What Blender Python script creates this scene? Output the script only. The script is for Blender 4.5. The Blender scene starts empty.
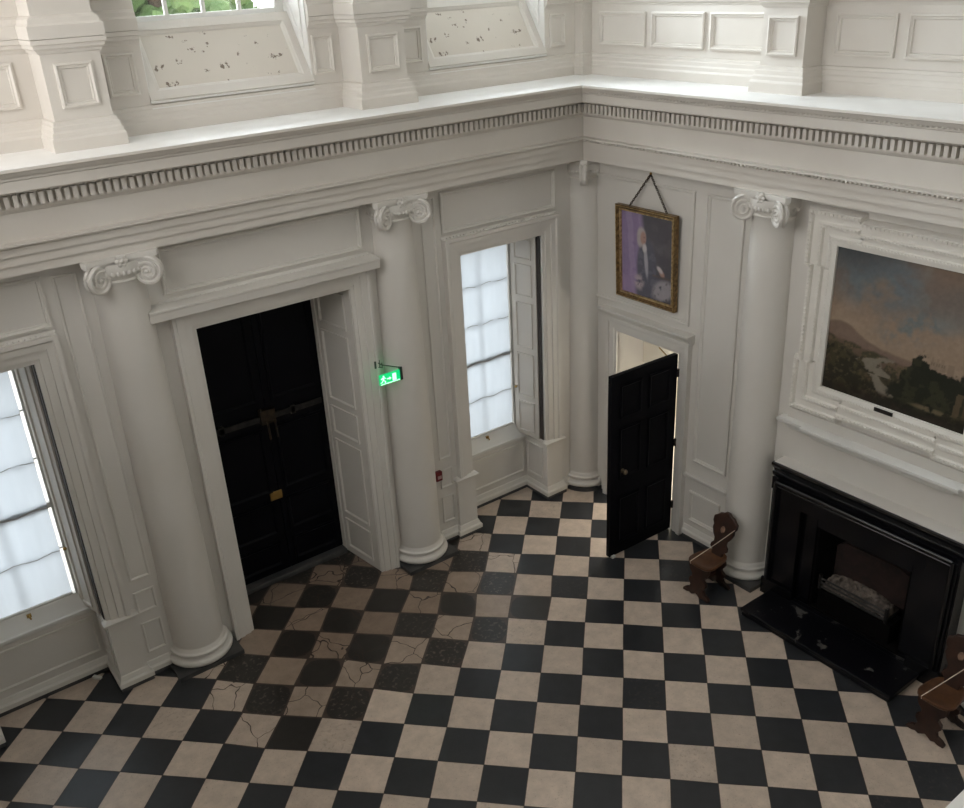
import bpy, bmesh, math, random
import numpy as np
from mathutils import Vector, Matrix
random.seed(7)
rng = np.random.default_rng(7)
PI = math.pi
S = 0.4                      # one floor tile is 0.4 m; all coordinates below are in tiles
SC = bpy.context.scene
COL = SC.collection

# ------------------------------------------------------------------ camera, world, light, exposure
RW = [[0.799963, -0.598171, -0.047437], [-0.291494, -0.318293, -0.902065], [0.52449, 0.735447, -0.428985]]
CAMPOS = (-15.34284, -20.741, 15.73238)
cd = bpy.data.cameras.new('camera')
cam = bpy.data.objects.new('camera', cd)
COL.objects.link(cam)
m = Matrix(((RW[0][0], -RW[1][0], -RW[2][0], CAMPOS[0] * S),
            (RW[0][1], -RW[1][1], -RW[2][1], CAMPOS[1] * S),
            (RW[0][2], -RW[1][2], -RW[2][2], CAMPOS[2] * S),
            (0, 0, 0, 1)))
cam.matrix_world = m
cd.sensor_fit = 'HORIZONTAL'
cd.sensor_width = 36
cd.lens = 919.692 * 36 / 964
cd.clip_start = 0.02
SC.camera = cam

w = bpy.data.worlds.new('sky')
SC.world = w
w.use_nodes = True
bg = w.node_tree.nodes['Background']
bg.inputs[0].default_value = (1.0, 0.985, 0.975, 1)
bg.inputs[1].default_value = 2.4
SC.view_settings.view_transform = 'Standard'
SC.view_settings.look = 'None'
SC.view_settings.exposure = 0.74
SC.view_settings.gamma = 1.0
SC.view_settings.use_curve_mapping = False
SC.cycles.use_denoising = True
SC.cycles.max_bounces = 10
SC.cycles.diffuse_bounces = 6


def area_light(name, loc, rot, sx, sy, power, color):
    ld = bpy.data.lights.new(name, 'AREA')
    ld.shape = 'RECTANGLE'
    ld.size = sx * S
    ld.size_y = sy * S
    ld.energy = power
    ld.color = color
    o = bpy.data.objects.new(name, ld)
    o.location = Vector(loc) * S
    o.rotation_euler = rot
    COL.objects.link(o)
    return o


# daylight outside the windows of the left wall (beyond the glass, pointing into the hall)
for wx, wz, sx, sz, p in ((-0.2, 5.6, 2.4, 6, 6), (-13.97, 5.6, 2.4, 6, 6), (-6.9, 17.75, 3.4, 3.5, 170), (0.27, 17.75, 3.4, 3.5, 240)):
    area_light('window_daylight', (wx, 2.2, wz), (-PI / 2, 0, 0), sx, sz, p, (0.86, 0.93, 1.0))

# ------------------------------------------------------------------ materials
MATS = {}


def mat(name, c1, c2=None, rough=0.5, scale=4.0, bump=0.0, bscale=40.0, metal=0.0, lo=0.35, hi=0.65, spec=0.5, detail=6.0, emit=None, coat=0.0):
    mt = bpy.data.materials.new(name)
    mt.use_nodes = True
    nt = mt.node_tree
    b = nt.nodes['Principled BSDF']
    b.inputs['Roughness'].default_value = rough
    b.inputs['Metallic'].default_value = metal
    b.inputs['Specular IOR Level'].default_value = spec
    b.inputs['Coat Weight'].default_value = coat
    tc = nt.nodes.new('ShaderNodeTexCoord')
    if c2 is None:
        c2 = tuple(x * 0.9 for x in c1)
    n = nt.nodes.new('ShaderNodeTexNoise')
    n.inputs['Scale'].default_value = scale
    n.inputs['Detail'].default_value = detail
    nt.links.new(tc.outputs['Object'], n.inputs['Vector'])
    r = nt.nodes.new('ShaderNodeValToRGB')
    r.color_ramp.elements[0].position = lo
    r.color_ramp.elements[1].position = hi
    r.color_ramp.elements[0].color = (*c1, 1)
    r.color_ramp.elements[1].color = (*c2, 1)
    nt.links.new(n.outputs['Fac'], r.inputs['Fac'])
    nt.links.new(r.outputs['Color'], b.inputs['Base Color'])
    if bump > 0:
        n2 = nt.nodes.new('ShaderNodeTexNoise')
        n2.inputs['Scale'].default_value = bscale
        n2.inputs['Detail'].default_value = 4
        nt.links.new(tc.outputs['Object'], n2.inputs['Vector'])
        bp = nt.nodes.new('ShaderNodeBump')
        bp.inputs['Strength'].default_value = bump
        bp.inputs['Distance'].default_value = 0.01
        nt.links.new(n2.outputs['Fac'], bp.inputs['Height'])
        nt.links.new(bp.outputs['Normal'], b.inputs['Normal'])
    if emit:
        b.inputs['Emission Color'].default_value = (*emit[0], 1)
        b.inputs['Emission Strength'].default_value = emit[1]
    MATS[name] = mt
    return mt


PAINT = mat('cream_wall_paint', (0.66, 0.633, 0.592), (0.635, 0.607, 0.562), 0.45, 1.5, 0.05, 30)
PAINTU = mat('upper_dimmed_cream', (0.61, 0.575, 0.525), (0.58, 0.54, 0.488), 0.5, 1.5, 0.05, 30)  # wall cream made darker and warmer, to dim the strongly lit upper parts
LEDGE = mat('ledge_white', (0.82, 0.81, 0.79), (0.76, 0.745, 0.72), 0.5, 2.0, 0.05, 30)  # whiter than the cornice below it
WHITE = mat('white_gloss_paint', (0.72, 0.71, 0.68), (0.68, 0.67, 0.64), 0.35, 2.0, 0.03, 30)
STUCCO = mat('white_stucco', (0.74, 0.71, 0.66), (0.70, 0.67, 0.615), 0.55, 4.0, 0.08, 40)
SLATE = mat('dark_slate', (0.035, 0.036, 0.038), (0.075, 0.072, 0.07), 0.5, 5.0, 0.2, 30)
BLACKDOOR = mat('black_door_paint', (0.0022, 0.0022, 0.0035), (0.004, 0.004, 0.006), 0.45, 3.0, 0.05, 25, spec=0.09)
MARBLE = mat('black_marble', (0.0025, 0.0025, 0.0035), (0.006, 0.006, 0.008), 0.22, 4.0, 0.03, 20, spec=0.25)
IRON = mat('wrought_iron', (0.018, 0.017, 0.016), (0.04, 0.036, 0.033), 0.45, 20.0, 0.2, 60, metal=0.6)
BRASS = mat('aged_brass', (0.42, 0.27, 0.08), (0.30, 0.19, 0.06), 0.35, 12.0, 0, metal=0.9)
GOLD = mat('gilded_wood', (0.28, 0.175, 0.07), (0.10, 0.06, 0.025), 0.35, 25.0, 0.4, 80, metal=0.6)
GOLDB = mat('bright_gilding', (0.68, 0.50, 0.27), (0.30, 0.20, 0.09), 0.3, 30.0, 0.4, 80, metal=0.7)
WOOD = mat('dark_oak', (0.042, 0.015, 0.008), (0.017, 0.007, 0.004), 0.4, 9.0, 0.15, 30)
WOODL = mat('worn_oak_seat', (0.125, 0.055, 0.024), (0.075, 0.031, 0.014), 0.4, 9.0, 0.15, 30)
RECESS_SHADE = mat('recess_shade', (0.045, 0.034, 0.027), (0.03, 0.022, 0.018), 0.7, 9)  # flat dark colour standing in for shade in the shutter slot
CRESTM = mat('painted_crest', (0.30, 0.19, 0.13), (0.07, 0.03, 0.018), 0.5, 16)
CORD = mat('white_cord', (0.75, 0.66, 0.55), (0.66, 0.58, 0.48), 0.8, 30)
BRICK = mat('sooty_brick', (0.032, 0.015, 0.012), (0.012, 0.007, 0.006), 0.9, 10.0, 0.6, 30)
ASH = mat('grey_ash', (0.19, 0.155, 0.13), (0.045, 0.035, 0.028), 0.95, 16.0, 0.8, 30)
SOOT = mat('soot_black', (0.003, 0.0027, 0.0027), (0.006, 0.005, 0.005), 0.9, 8.0, 0.3, 30, spec=0.05)
POLISH = mat('polished_black_marble', (0.003, 0.003, 0.004), (0.006, 0.006, 0.008), 0.12, 4.0, spec=0.6)
RED = mat('red_plastic', (0.16, 0.012, 0.014), (0.13, 0.01, 0.012), 0.4, 5)
REDW = mat('pale_plastic', (0.5, 0.36, 0.34), (0.45, 0.32, 0.3), 0.4, 5)
SIGNG = mat('green_sign_glow', (0.01, 0.3, 0.10), (0.01, 0.28, 0.09), 0.4, 5, emit=((0.0, 0.42, 0.13), 0.9))
SIGNW = mat('white_sign_glow', (0.6, 0.9, 0.7), (0.6, 0.9, 0.7), 0.4, 5, emit=((0.45, 1.0, 0.6), 0.9))
PLATE = mat('sign_metal', (0.10, 0.11, 0.10), (0.08, 0.09, 0.08), 0.3, 5, metal=0.6)
ROOMP = mat('lobby_paint', (0.62, 0.585, 0.50), (0.58, 0.545, 0.465), 0.6, 2)
LEAF = mat('foliage_green', (0.05, 0.11, 0.03), (0.16, 0.25, 0.09), 0.7, 1.4, lo=0.3, hi=0.7)
BARK = mat('bark', (0.10, 0.07, 0.05), (0.06, 0.045, 0.03), 0.9, 3)
GRASS = mat('pale_gravel', (0.52, 0.49, 0.44), (0.44, 0.41, 0.37), 0.9, 0.3)


def blind_mat():
    mt = bpy.data.materials.new('sheer_blind_fabric')
    mt.use_nodes = True
    nt = mt.node_tree
    out = nt.nodes['Material Output']
    nt.nodes.remove(nt.nodes['Principled BSDF'])
    tr = nt.nodes.new('ShaderNodeBsdfTranslucent')
    df = nt.nodes.new('ShaderNodeBsdfDiffuse')
    mx = nt.nodes.new('ShaderNodeMixShader')
    tc = nt.nodes.new('ShaderNodeTexCoord')
    mp = nt.nodes.new('ShaderNodeMapping')
    mp.inputs['Scale'].default_value = (6, 6, 1.0)
    n = nt.nodes.new('ShaderNodeTexNoise')
    n.inputs['Scale'].default_value = 1.6
    r = nt.nodes.new('ShaderNodeValToRGB')
    r.color_ramp.elements[0].color = (0.50, 0.545, 0.60, 1)
    r.color_ramp.elements[1].color = (0.61, 0.66, 0.725, 1)
    nt.links.new(tc.outputs['Object'], mp.inputs['Vector'])
    nt.links.new(mp.outputs[0], n.inputs['Vector'])
    nt.links.new(n.outputs['Fac'], r.inputs['Fac'])
    nt.links.new(r.outputs['Color'], tr.inputs['Color'])
    df.inputs['Color'].default_value = (0.8, 0.8, 0.8, 1)
    mx.inputs[0].default_value = 0.25
    nt.links.new(tr.outputs[0], mx.inputs[1])
    nt.links.new(df.outputs[0], mx.inputs[2])
    nt.links.new(mx.outputs[0], out.inputs['Surface'])
    return mt


def glass_mat():
    mt = bpy.data.materials.new('window_glass')
    mt.use_nodes = True
    nt = mt.node_tree
    out = nt.nodes['Material Output']
    nt.nodes.remove(nt.nodes['Principled BSDF'])
    t = nt.nodes.new('ShaderNodeBsdfTransparent')
    t.inputs['Color'].default_value = (0.95, 0.97, 0.97, 1)
    g = nt.nodes.new('ShaderNodeBsdfGlossy')
    g.inputs['Roughness'].default_value = 0.03
    f = nt.nodes.new('ShaderNodeFresnel')
    f.inputs['IOR'].default_value = 1.45
    mx = nt.nodes.new('ShaderNodeMixShader')
    nt.links.new(f.outputs[0], mx.inputs[0])
    nt.links.new(t.outputs[0], mx.inputs[1])
    nt.links.new(g.outputs[0], mx.inputs[2])
    nt.links.new(mx.outputs[0], out.inputs['Surface'])
    return mt


def attr_mat(name, rough=0.5, bump=0.0, bscale=60, spec=0.5):
    mt = bpy.data.materials.new(name)
    mt.use_nodes = True
    nt = mt.node_tree
    b = nt.nodes['Principled BSDF']
    a = nt.nodes.new('ShaderNodeAttribute')
    a.attribute_name = 'Col'
    nt.links.new(a.outputs['Color'], b.inputs['Base Color'])
    b.inputs['Roughness'].default_value = rough
    b.inputs['Specular IOR Level'].default_value = spec
    if bump:
        tc = nt.nodes.new('ShaderNodeTexCoord')
        n2 = nt.nodes.new('ShaderNodeTexNoise')
        n2.inputs['Scale'].default_value = bscale
        nt.links.new(tc.outputs['Object'], n2.inputs['Vector'])
        bp = nt.nodes.new('ShaderNodeBump')
        bp.inputs['Strength'].default_value = bump
        bp.inputs['Distance'].default_value = 0.005
        nt.links.new(n2.outputs['Fac'], bp.inputs['Height'])
        nt.links.new(bp.outputs['Normal'], b.inputs['Normal'])
    return mt


def chipped_mat(name, base, chip, sc=9.0, thr=0.66):
    """painted board whose paint has flaked off in spots"""
    mt = mat(name, base, tuple(x * 0.95 for x in base), 0.5, 2.0, 0.05, 30)
    nt = mt.node_tree
    b = nt.nodes['Principled BSDF']
    src = b.inputs['Base Color'].links[0].from_socket
    tc = nt.nodes.new('ShaderNodeTexCoord')
    n = nt.nodes.new('ShaderNodeTexNoise')
    n.inputs['Scale'].default_value = sc
    n.inputs['Detail'].default_value = 5
    n.inputs['Roughness'].default_value = 0.65
    nt.links.new(tc.outputs['Object'], n.inputs['Vector'])
    r = nt.nodes.new('ShaderNodeValToRGB')
    r.color_ramp.elements[0].position = thr
    r.color_ramp.elements[1].position = thr + 0.03
    nt.links.new(n.outputs['Fac'], r.inputs['Fac'])
    mx = nt.nodes.new('ShaderNodeMixRGB')
    nt.links.new(r.outputs['Color'], mx.inputs['Fac'])
    nt.links.new(src, mx.inputs['Color1'])
    mx.inputs['Color2'].default_value = (*chip, 1)
    nt.links.new(mx.outputs[0], b.inputs['Base Color'])
    return mt


BLIND = blind_mat()
GLASS = glass_mat()
APRON = chipped_mat('flaking_apron_paint', (0.60, 0.55, 0.48), (0.17, 0.13, 0.10), 9.0, 0.618)
HEARTHM = chipped_mat('scuffed_black_marble', (0.004, 0.004, 0.006), (0.08, 0.075, 0.07), 6.0, 0.60)
HEARTHM.node_tree.nodes['Principled BSDF'].inputs['Roughness'].default_value = 0.3
HEARTHM.node_tree.nodes['Principled BSDF'].inputs['Specular IOR Level'].default_value = 0.25

# ------------------------------------------------------------------ mesh builder
class MB:
    def __init__(self):
        self.v = []
        self.f = []
        self.mi = []
        self.cur = 0

    def add(self, vs, fs):
        o = len(self.v)
        self.v += [tuple(p) for p in vs]
        self.f += [tuple(i + o for i in f) for f in fs]
        self.mi += [self.cur] * len(fs)
        return self

    def box(self, x0, x1, y0, y1, z0, z1):
        x0, x1 = min(x0, x1), max(x0, x1)
        y0, y1 = min(y0, y1), max(y0, y1)
        z0, z1 = min(z0, z1), max(z0, z1)
        vs = [(x, y, z) for z in (z0, z1) for y in (y0, y1) for x in (x0, x1)]
        return self.add(vs, [(0, 2, 3, 1), (4, 5, 7, 6), (0, 1, 5, 4), (2, 6, 7, 3), (0, 4, 6, 2), (1, 3, 7, 5)])

    def prism(self, poly, h0, h1, fn=lambda a, b, h: (a, b, h)):
        n = len(poly)
        vs = [fn(a, b, h0) for a, b in poly] + [fn(a, b, h1) for a, b in poly]
        fs = [tuple(range(n))[::-1], tuple(range(n, 2 * n))] + [(i, (i + 1) % n, n + (i + 1) % n, n + i) for i in range(n)]
        return self.add(vs, fs)

    def loft(self, rings, closed_ring=True, closed_path=False, cap=False):
        n = len(rings[0])
        vs = [p for r in rings for p in r]
        fs = []
        R = len(rings)
        for i in range(R if closed_path else R - 1):
            a, b = i * n, ((i + 1) % R) * n
            for j in range(n if closed_ring else n - 1):
                k = (j + 1) % n
                fs.append((a + j, a + k, b + k, b + j))
        if cap:
            fs.append(tuple(range(n))[::-1])
            fs.append(tuple((R - 1) * n + j for j in range(n)))
        return self.add(vs, fs)

    def sweep(self, path, prof, fn=lambda a, b, h: (a, b, h), closed=False, caps=True):
        P = [np.array(p, float) for p in path]
        n = len(P)
        rings = []
        for i in range(n):
            if closed:
                a, b = P[i - 1], P[(i + 1) % n]
            else:
                a = P[i - 1] if i > 0 else None
                b = P[i + 1] if i < n - 1 else None
            ns = []
            if a is not None:
                d = P[i] - a
                d /= np.linalg.norm(d)
                ns.append(np.array([-d[1], d[0]]))
            if b is not None:
                d = b - P[i]
                d /= np.linalg.norm(d)
                ns.append(np.array([-d[1], d[0]]))
            mm = ns[0] if len(ns) == 1 else (ns[0] + ns[1]) / (1 + ns[0] @ ns[1])
            rings.append([fn(P[i][0] + mm[0] * o, P[i][1] + mm[1] * o, h) for o, h in prof])
        return self.loft(rings, closed_ring=False, closed_path=closed, cap=(caps and not closed))

    def lathe(self, prof, c=(0, 0), a0=0.0, a1=2 * PI, n=32, z=0.0):
        full = abs(a1 - a0 - 2 * PI) < 1e-6
        k = n if full else n + 1
        rings = []
        for i in range(k):
            a = a0 + (a1 - a0) * i / n
            rings.append([(c[0] + r * math.cos(a), c[1] + r * math.sin(a), z + h) for r, h in prof])
        return self.loft(rings, closed_ring=False, closed_path=full)

    def tube(self, pts, r, n=8, cap=True, closed=False):
        pts = [Vector(p) for p in pts]
        rings = []
        N = len(pts)
        up = Vector((0.123, 0.31, 0.94))
        for i, p in enumerate(pts):
            if closed:
                t = pts[(i + 1) % N] - pts[i - 1]
            else:
                t = pts[min(i + 1, N - 1)] - pts[max(i - 1, 0)]
            t.normalize()
            u = t.cross(up)
            if u.length < 1e-4:
                u = t.cross(Vector((1, 0, 0)))
            u.normalize()
            v = t.cross(u)
            rr = r[i] if isinstance(r, (list, tuple)) else r
            rings.append([tuple(p + (u * math.cos(2 * PI * j / n) + v * math.sin(2 * PI * j / n)) * rr) for j in range(n)])
        return self.loft(rings, True, closed, cap and not closed)

    def ball(self, c, r, n=10, sz=(1, 1, 1)):
        prof = [(math.cos(-PI / 2 + PI * i / n), math.sin(-PI / 2 + PI * i / n)) for i in range(n + 1)]
        prof[0] = (0.001, -1)
        prof[-1] = (0.001, 1)
        o = len(self.v)
        self.lathe(prof, n=n + 4)
        for i in range(o, len(self.v)):
            x, y, z = self.v[i]
            self.v[i] = (c[0] + x * r * sz[0], c[1] + y * r * sz[1], c[2] + z * r * sz[2])
        return self

    def xf(self, fn, o=0):
        for i in range(o, len(self.v)):
            self.v[i] = tuple(fn(*self.v[i]))
        return self


def root_of(o):
    while o.parent:
        o = o.parent
    return o


def obj(name, mb, mats, parent=None, smooth=False, bevel=0.0, label=None):
    """link one mesh; builder vertices are in hall coordinates (tiles)"""
    if not isinstance(mats, (list, tuple)):
        mats = [mats]
    V = np.array(mb.v, float) * S
    if parent is not None:
        off = np.array(root_of(parent).location)
    else:
        lo, hi = V.min(0), V.max(0)
        off = np.array([(lo[0] + hi[0]) / 2, (lo[1] + hi[1]) / 2, lo[2]])
    me = bpy.data.meshes.new(name)
    me.from_pydata([tuple(p) for p in (V - off)], [], mb.f)
    for mt in mats:
        me.materials.append(mt)
    bm = bmesh.new()
    bm.from_mesh(me)
    bmesh.ops.recalc_face_normals(bm, faces=bm.faces)
    bm.to_mesh(me)
    bm.free()
    me.polygons.foreach_set('material_index', mb.mi)
    o = bpy.data.objects.new(name, me)
    COL.objects.link(o)
    if parent is not None:
        o.parent = parent
    else:
        o.location = off
    if smooth:
        me.polygons.foreach_set('use_smooth', [True] * len(me.polygons))
        md = o.modifiers.new('edge_split', 'EDGE_SPLIT')
        md.split_angle = math.radians(42)
    if bevel:
        md = o.modifiers.new('bevel', 'BEVEL')
        md.width = bevel * S
        md.segments = 2
        md.limit_method = 'ANGLE'
        md.angle_limit = math.radians(50)
    if label:
        o['label'] = label
    return o


def tag(o, label, cat, group=None):
    o['label'] = label
    o['category'] = cat
    if group:
        o['group'] = group
    return o


def thing(name, loc, label, cat, group=None):
    o = bpy.data.objects.new(name, None)
    o.empty_display_size = 0.1
    COL.objects.link(o)
    o.location = Vector(loc) * S
    return tag(o, label, cat, group)


def struct(name, mb, mats, label=None, cat=None, **k):
    o = obj(name, mb, mats, **k)
    o['kind'] = 'structure'
    if label:
        tag(o, label, cat)
    return o


def struct_root(name, loc, label, cat):
    o = thing(name, loc, label, cat)
    o['kind'] = 'structure'
    return o


# ------------------------------------------------------------------ main dimensions (tiles)
YW, XW = -0.82, 2.93         # faces of the left wall (y) and right wall (x)
XE, YE = -17.0, -20.985       # far ends of the two walls
YU, XU = 0.08, 3.72          # upper storey faces, set back above the cornice
ZL = 12.82                   # top of the cornice ledge
C2, C1 = -0.2, -13.95        # centres of the two lower windows
HW = 1.43                    # half width of a lower window opening


def Lm(a, b, h):             # left wall mapping: along, up, out
    return (a, YW - h, b)


def Rm(a, b, h):
    return (XW - h, a, b)


def LU(a, b, h):
    return (a, YU - h, b)


def RU(a, b, h):
    return (XU - h, a, b)


# ------------------------------------------------------------------ floor
A45 = math.sqrt(0.5)


def tile_xy(k, r):           # lattice to hall coordinates
    return ((k - r) * A45, (-r - k) * A45)


def floor_mat():
    mt = bpy.data.materials.new('chequered_marble_tiles')
    mt.use_nodes = True
    nt = mt.node_tree
    L = nt.links
    N = nt.nodes
    b = N['Principled BSDF']
    a = N.new('ShaderNodeAttribute')
    a.attribute_name = 'Col'
    wv = N.new('ShaderNodeAttribute')
    wv.attribute_name = 'Wear'
    tc = N.new('ShaderNodeTexCoord')
    n1 = N.new('ShaderNodeTexNoise')
    n1.inputs['Scale'].default_value = 7
    n1.inputs['Detail'].default_value = 8
    n1.inputs['Roughness'].default_value = 0.65
    L.new(tc.outputs['Object'], n1.inputs['Vector'])
    r1 = N.new('ShaderNodeMapRange')
    r1.inputs['From Min'].default_value = 0.3
    r1.inputs['From Max'].default_value = 0.7
    r1.inputs['To Min'].default_value = 0.84
    r1.inputs['To Max'].default_value = 1.15
    L.new(n1.outputs['Fac'], r1.inputs['Value'])
    m1 = N.new('ShaderNodeVectorMath')
    m1.operation = 'SCALE'
    L.new(a.outputs['Color'], m1.inputs[0])
    L.new(r1.outputs[0], m1.inputs['Scale'])
    # cracks on worn tiles
    vo = N.new('ShaderNodeTexVoronoi')
    vo.feature = 'DISTANCE_TO_EDGE'
    vo.inputs['Scale'].default_value = 3.4
    nd = N.new('ShaderNodeTexNoise')
    nd.inputs['Scale'].default_value = 3
    L.new(tc.outputs['Object'], nd.inputs['Vector'])
    mxv = N.new('ShaderNodeMixRGB')
    mxv.inputs['Fac'].default_value = 0.25
    L.new(tc.outputs['Object'], mxv.inputs['Color1'])
    L.new(nd.outputs['Color'], mxv.inputs['Color2'])
    L.new(mxv.outputs[0], vo.inputs['Vector'])
    lt = N.new('ShaderNodeMath')
    lt.operation = 'LESS_THAN'
    lt.inputs[1].default_value = 0.010
    L.new(vo.outputs['Distance'], lt.inputs[0])
    mk = N.new('ShaderNodeMath')
    mk.operation = 'MULTIPLY'
    L.new(lt.outputs[0], mk.inputs[0])
    L.new(wv.outputs['Fac'], mk.inputs[1])
    mx = N.new('ShaderNodeMixRGB')
    L.new(mk.outputs[0], mx.inputs['Fac'])
    L.new(m1.outputs[0], mx.inputs['Color1'])
    mx.inputs['Color2'].default_value = (0.05, 0.035, 0.028, 1)
    # light mottling on worn tiles
    n3 = N.new('ShaderNodeTexNoise')
    n3.inputs['Scale'].default_value = 26
    n3.inputs['Detail'].default_value = 6
    L.new(tc.outputs['Object'], n3.inputs['Vector'])
    r3 = N.new('ShaderNodeValToRGB')
    r3.color_ramp.elements[0].position = 0.56
    r3.color_ramp.elements[1].position = 0.66
    L.new(n3.outputs['Fac'], r3.inputs['Fac'])
    wm = N.new('ShaderNodeAttribute')
    wm.attribute_name = 'Mottle'
    mk3 = N.new('ShaderNodeMath')
    mk3.operation = 'MULTIPLY'
    L.new(r3.outputs['Color'], mk3.inputs[0])
    L.new(wm.outputs['Fac'], mk3.inputs[1])
    mx3 = N.new('ShaderNodeMixRGB')
    L.new(mk3.outputs[0], mx3.inputs['Fac'])
    L.new(mx.outputs[0], mx3.inputs['Color1'])
    mx3.inputs['Color2'].default_value = (0.13, 0.105, 0.09, 1)
    # pits
    n4 = N.new('ShaderNodeTexNoise')
    n4.inputs['Scale'].default_value = 85
    n4.inputs['Detail'].default_value = 3
    L.new(tc.outputs['Object'], n4.inputs['Vector'])
    r4 = N.new('ShaderNodeValToRGB')
    r4.color_ramp.elements[0].position = 0.27
    r4.color_ramp.elements[0].color = (0.66, 0.62, 0.58, 1)
    r4.color_ramp.elements[1].position = 0.37
    r4.color_ramp.elements[1].color = (1, 1, 1, 1)
    L.new(n4.outputs['Fac'], r4.inputs['Fac'])
    m4 = N.new('ShaderNodeMixRGB')
    m4.blend_type = 'MULTIPLY'
    m4.inputs['Fac'].default_value = 1
    L.new(mx3.outputs[0], m4.inputs['Color1'])
    L.new(r4.outputs['Color'], m4.inputs['Color2'])
    L.new(m4.outputs[0], b.inputs['Base Color'])
    rr = N.new('ShaderNodeMapRange')
    rr.inputs['To Min'].default_value = 0.18
    rr.inputs['To Max'].default_value = 0.42
    L.new(n1.outputs['Fac'], rr.inputs['Value'])
    b.inputs['Roughness'].default_value = 0.30
    b.inputs['Specular IOR Level'].default_value = 0.5
    return mt


def build_floor():
    mb = MB()
    cols, wear, mott = [], [], []
    grout = (0.075, 0.055, 0.045)
    mb.add([(XE, YE, -0.012), (XW + 1, YE, -0.012), (XW + 1, 1.2, -0.012), (XE, 1.2, -0.012)], [(0, 1, 2, 3)])
    cols += [grout] * 4
    wear += [0] * 4
    mott += [0] * 4
    R = random.Random(11)
    jit = {}

    def old(x, y):           # worn patch inside the entrance door
        return max(0.0, 1 - max(abs(x + 6.4) / 4.6, abs(y + 1.2) / 4.3)) if y > -5.4 else 0.0

    def corner(k, r):
        if (k, r) not in jit:
            x, y = tile_xy(k, r)
            q = 0.05 if old(x, y) > 0 else 0.012
            jit[(k, r)] = (x + R.uniform(-q, q), y + R.uniform(-q, q))
        return jit[(k, r)]

    for k in range(-40, 42):
        for r in range(-24, 40):
            cx, cy = tile_xy(k + 0.5, r + 0.5)
            if not (XE - .3 < cx < XW + .35 and YE - .2 < cy < YW + 1.9):
                continue
            if cy > YW + .35 and not (-9.6 < cx < -4.6 or abs(cx - C2) < 1.9 or abs(cx - C1) < 1.9):
                continue
            if cy > 1.0:
                continue
            o = old(cx, cy)
            pts = [corner(k, r), corner(k + 1, r), corner(k + 1, r + 1), corner(k, r + 1)]
            g = 0.035 if o > 0 else 0.012
            pts = [(x + (cx - x) * g * 1.4, y + (cy - y) * g * 1.4) for x, y in pts]
            black = (k + r) % 2 == 0
            out = []
            if o > 0.02 and black and R.random() < 0.6:      # corners of the old slates are rounded off
                for i in range(4):
                    p, q, s_ = pts[i - 1], pts[i], pts[(i + 1) % 4]
                    t = R.uniform(0.10, 0.34)
                    out += [(q[0] + (p[0] - q[0]) * t, q[1] + (p[1] - q[1]) * t),
                            (q[0] + (p[0] - q[0]) * t * .3 + (s_[0] - q[0]) * t * .3, q[1] + (p[1] - q[1]) * t * .3 + (s_[1] - q[1]) * t * .3),
                            (q[0] + (s_[0] - q[0]) * t, q[1] + (s_[1] - q[1]) * t)]
            else:
                out = pts
            h = R.uniform(-.004, .0) if o > 0 else 0.0
            mb.add([(x, y, h) for x, y in out], [tuple(range(len(out)))])
            f = R.uniform(0.88, 1.08)
            if black:
                c = (0.028 * f, 0.030 * f, 0.034 * f)
                if o > 0.0:
                    c = (0.034 * f, 0.031 * f, 0.028 * f)
            else:
                c = (0.57 * f, 0.468 * f, 0.385 * f)
                if o > 0:
                    t = min(1, o * 2.2)
                    c = tuple(a * (1 - t) + b_ * t for a, b_ in zip(c, (0.27 * f, 0.20 * f, 0.152 * f)))
            n = len(out)
            cols += [c] * n
            wear += [1.0 if (o > 0.05 and R.random() < .6) else 0.0] * n
            mott += [R.uniform(.5, 1) if (o > 0.05 and black and R.random() < .55) else (0.25 if R.random() < .08 else 0.0)] * n
    bm_o = struct('floor', mb, floor_mat(), 'floor of black and cream marble tiles laid diagonally in a chequerboard', 'floor')
    me = bm_o.data
    a = me.attributes.new('Col', 'FLOAT_COLOR', 'POINT')
    a.data.foreach_set('color', np.array([(*c, 1) for c in cols], dtype=np.float32).ravel())
    for nm, arr in (('Wear', wear), ('Mottle', mott)):
        a = me.attributes.new(nm, 'FLOAT', 'POINT')
        a.data.foreach_set('value', np.array(arr, dtype=np.float32))


build_floor()

# ------------------------------------------------------------------ walls
DX0, DX1, DZ = -9.07, -5.07, 8.6       # entrance door opening
JY0, JY1, JZ = -4.75, -2.3, 5.75       # small door in the right wall
YB = 1.5                                # outer face of the left wall
mb = MB()
for x0, x1 in ((XE, C1 - HW), (C2 + HW, XW + 1.2)):
    mb.box(x0, x1, YW, YB, 0, 10.73)
mb.prism([(C1 + HW, YW), (DX0, YW), (DX0 + .22, .95), (DX0 + .22, YB), (C1 + HW, YB)], 0, 10.73)
mb.prism([(DX1, YW), (C2 - HW, YW), (C2 - HW, YB), (DX1 - .22, YB), (DX1 - .22, .95)], 0, 10.73)
mb.box(DX0, DX1, YW, YB, DZ, 10.73)
for c in (C1, C2):
    mb.box(c - HW, c + HW, YW, YB, 8.72, 10.73)
    mb.box(c - HW, c + HW, 0.13, YB, 0, 1.9)
mb.box(XE, XU + 1.2, YW, YB, 10.73, ZL - .02)
# upper storey piers
W3, W4 = (-8.80, -4.90), (-1.62, 2.28)
mb.box(XE, W3[0], YU, YB, ZL - .02, 21)
mb.box(W3[1], W4[0], YU, YB, ZL - .02, 21)
mb.box(W4[1], XU + 1.2, YU, YB, ZL - .02, 21)
for x0, x1 in (W3, W4):
    mb.prism([(YU, ZL - .02), (YU, 13.42), (1.08, 14.92), (YB, 14.92), (YB, ZL - .02)], x0, x1, lambda a, b, h: (h, a, b))
    mb.box(x0, x1, YU, YB, 19.6, 21)
wall_left = struct('wall_left', mb, PAINT, 'cream panelled wall with the entrance door and tall windows', 'wall')

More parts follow.
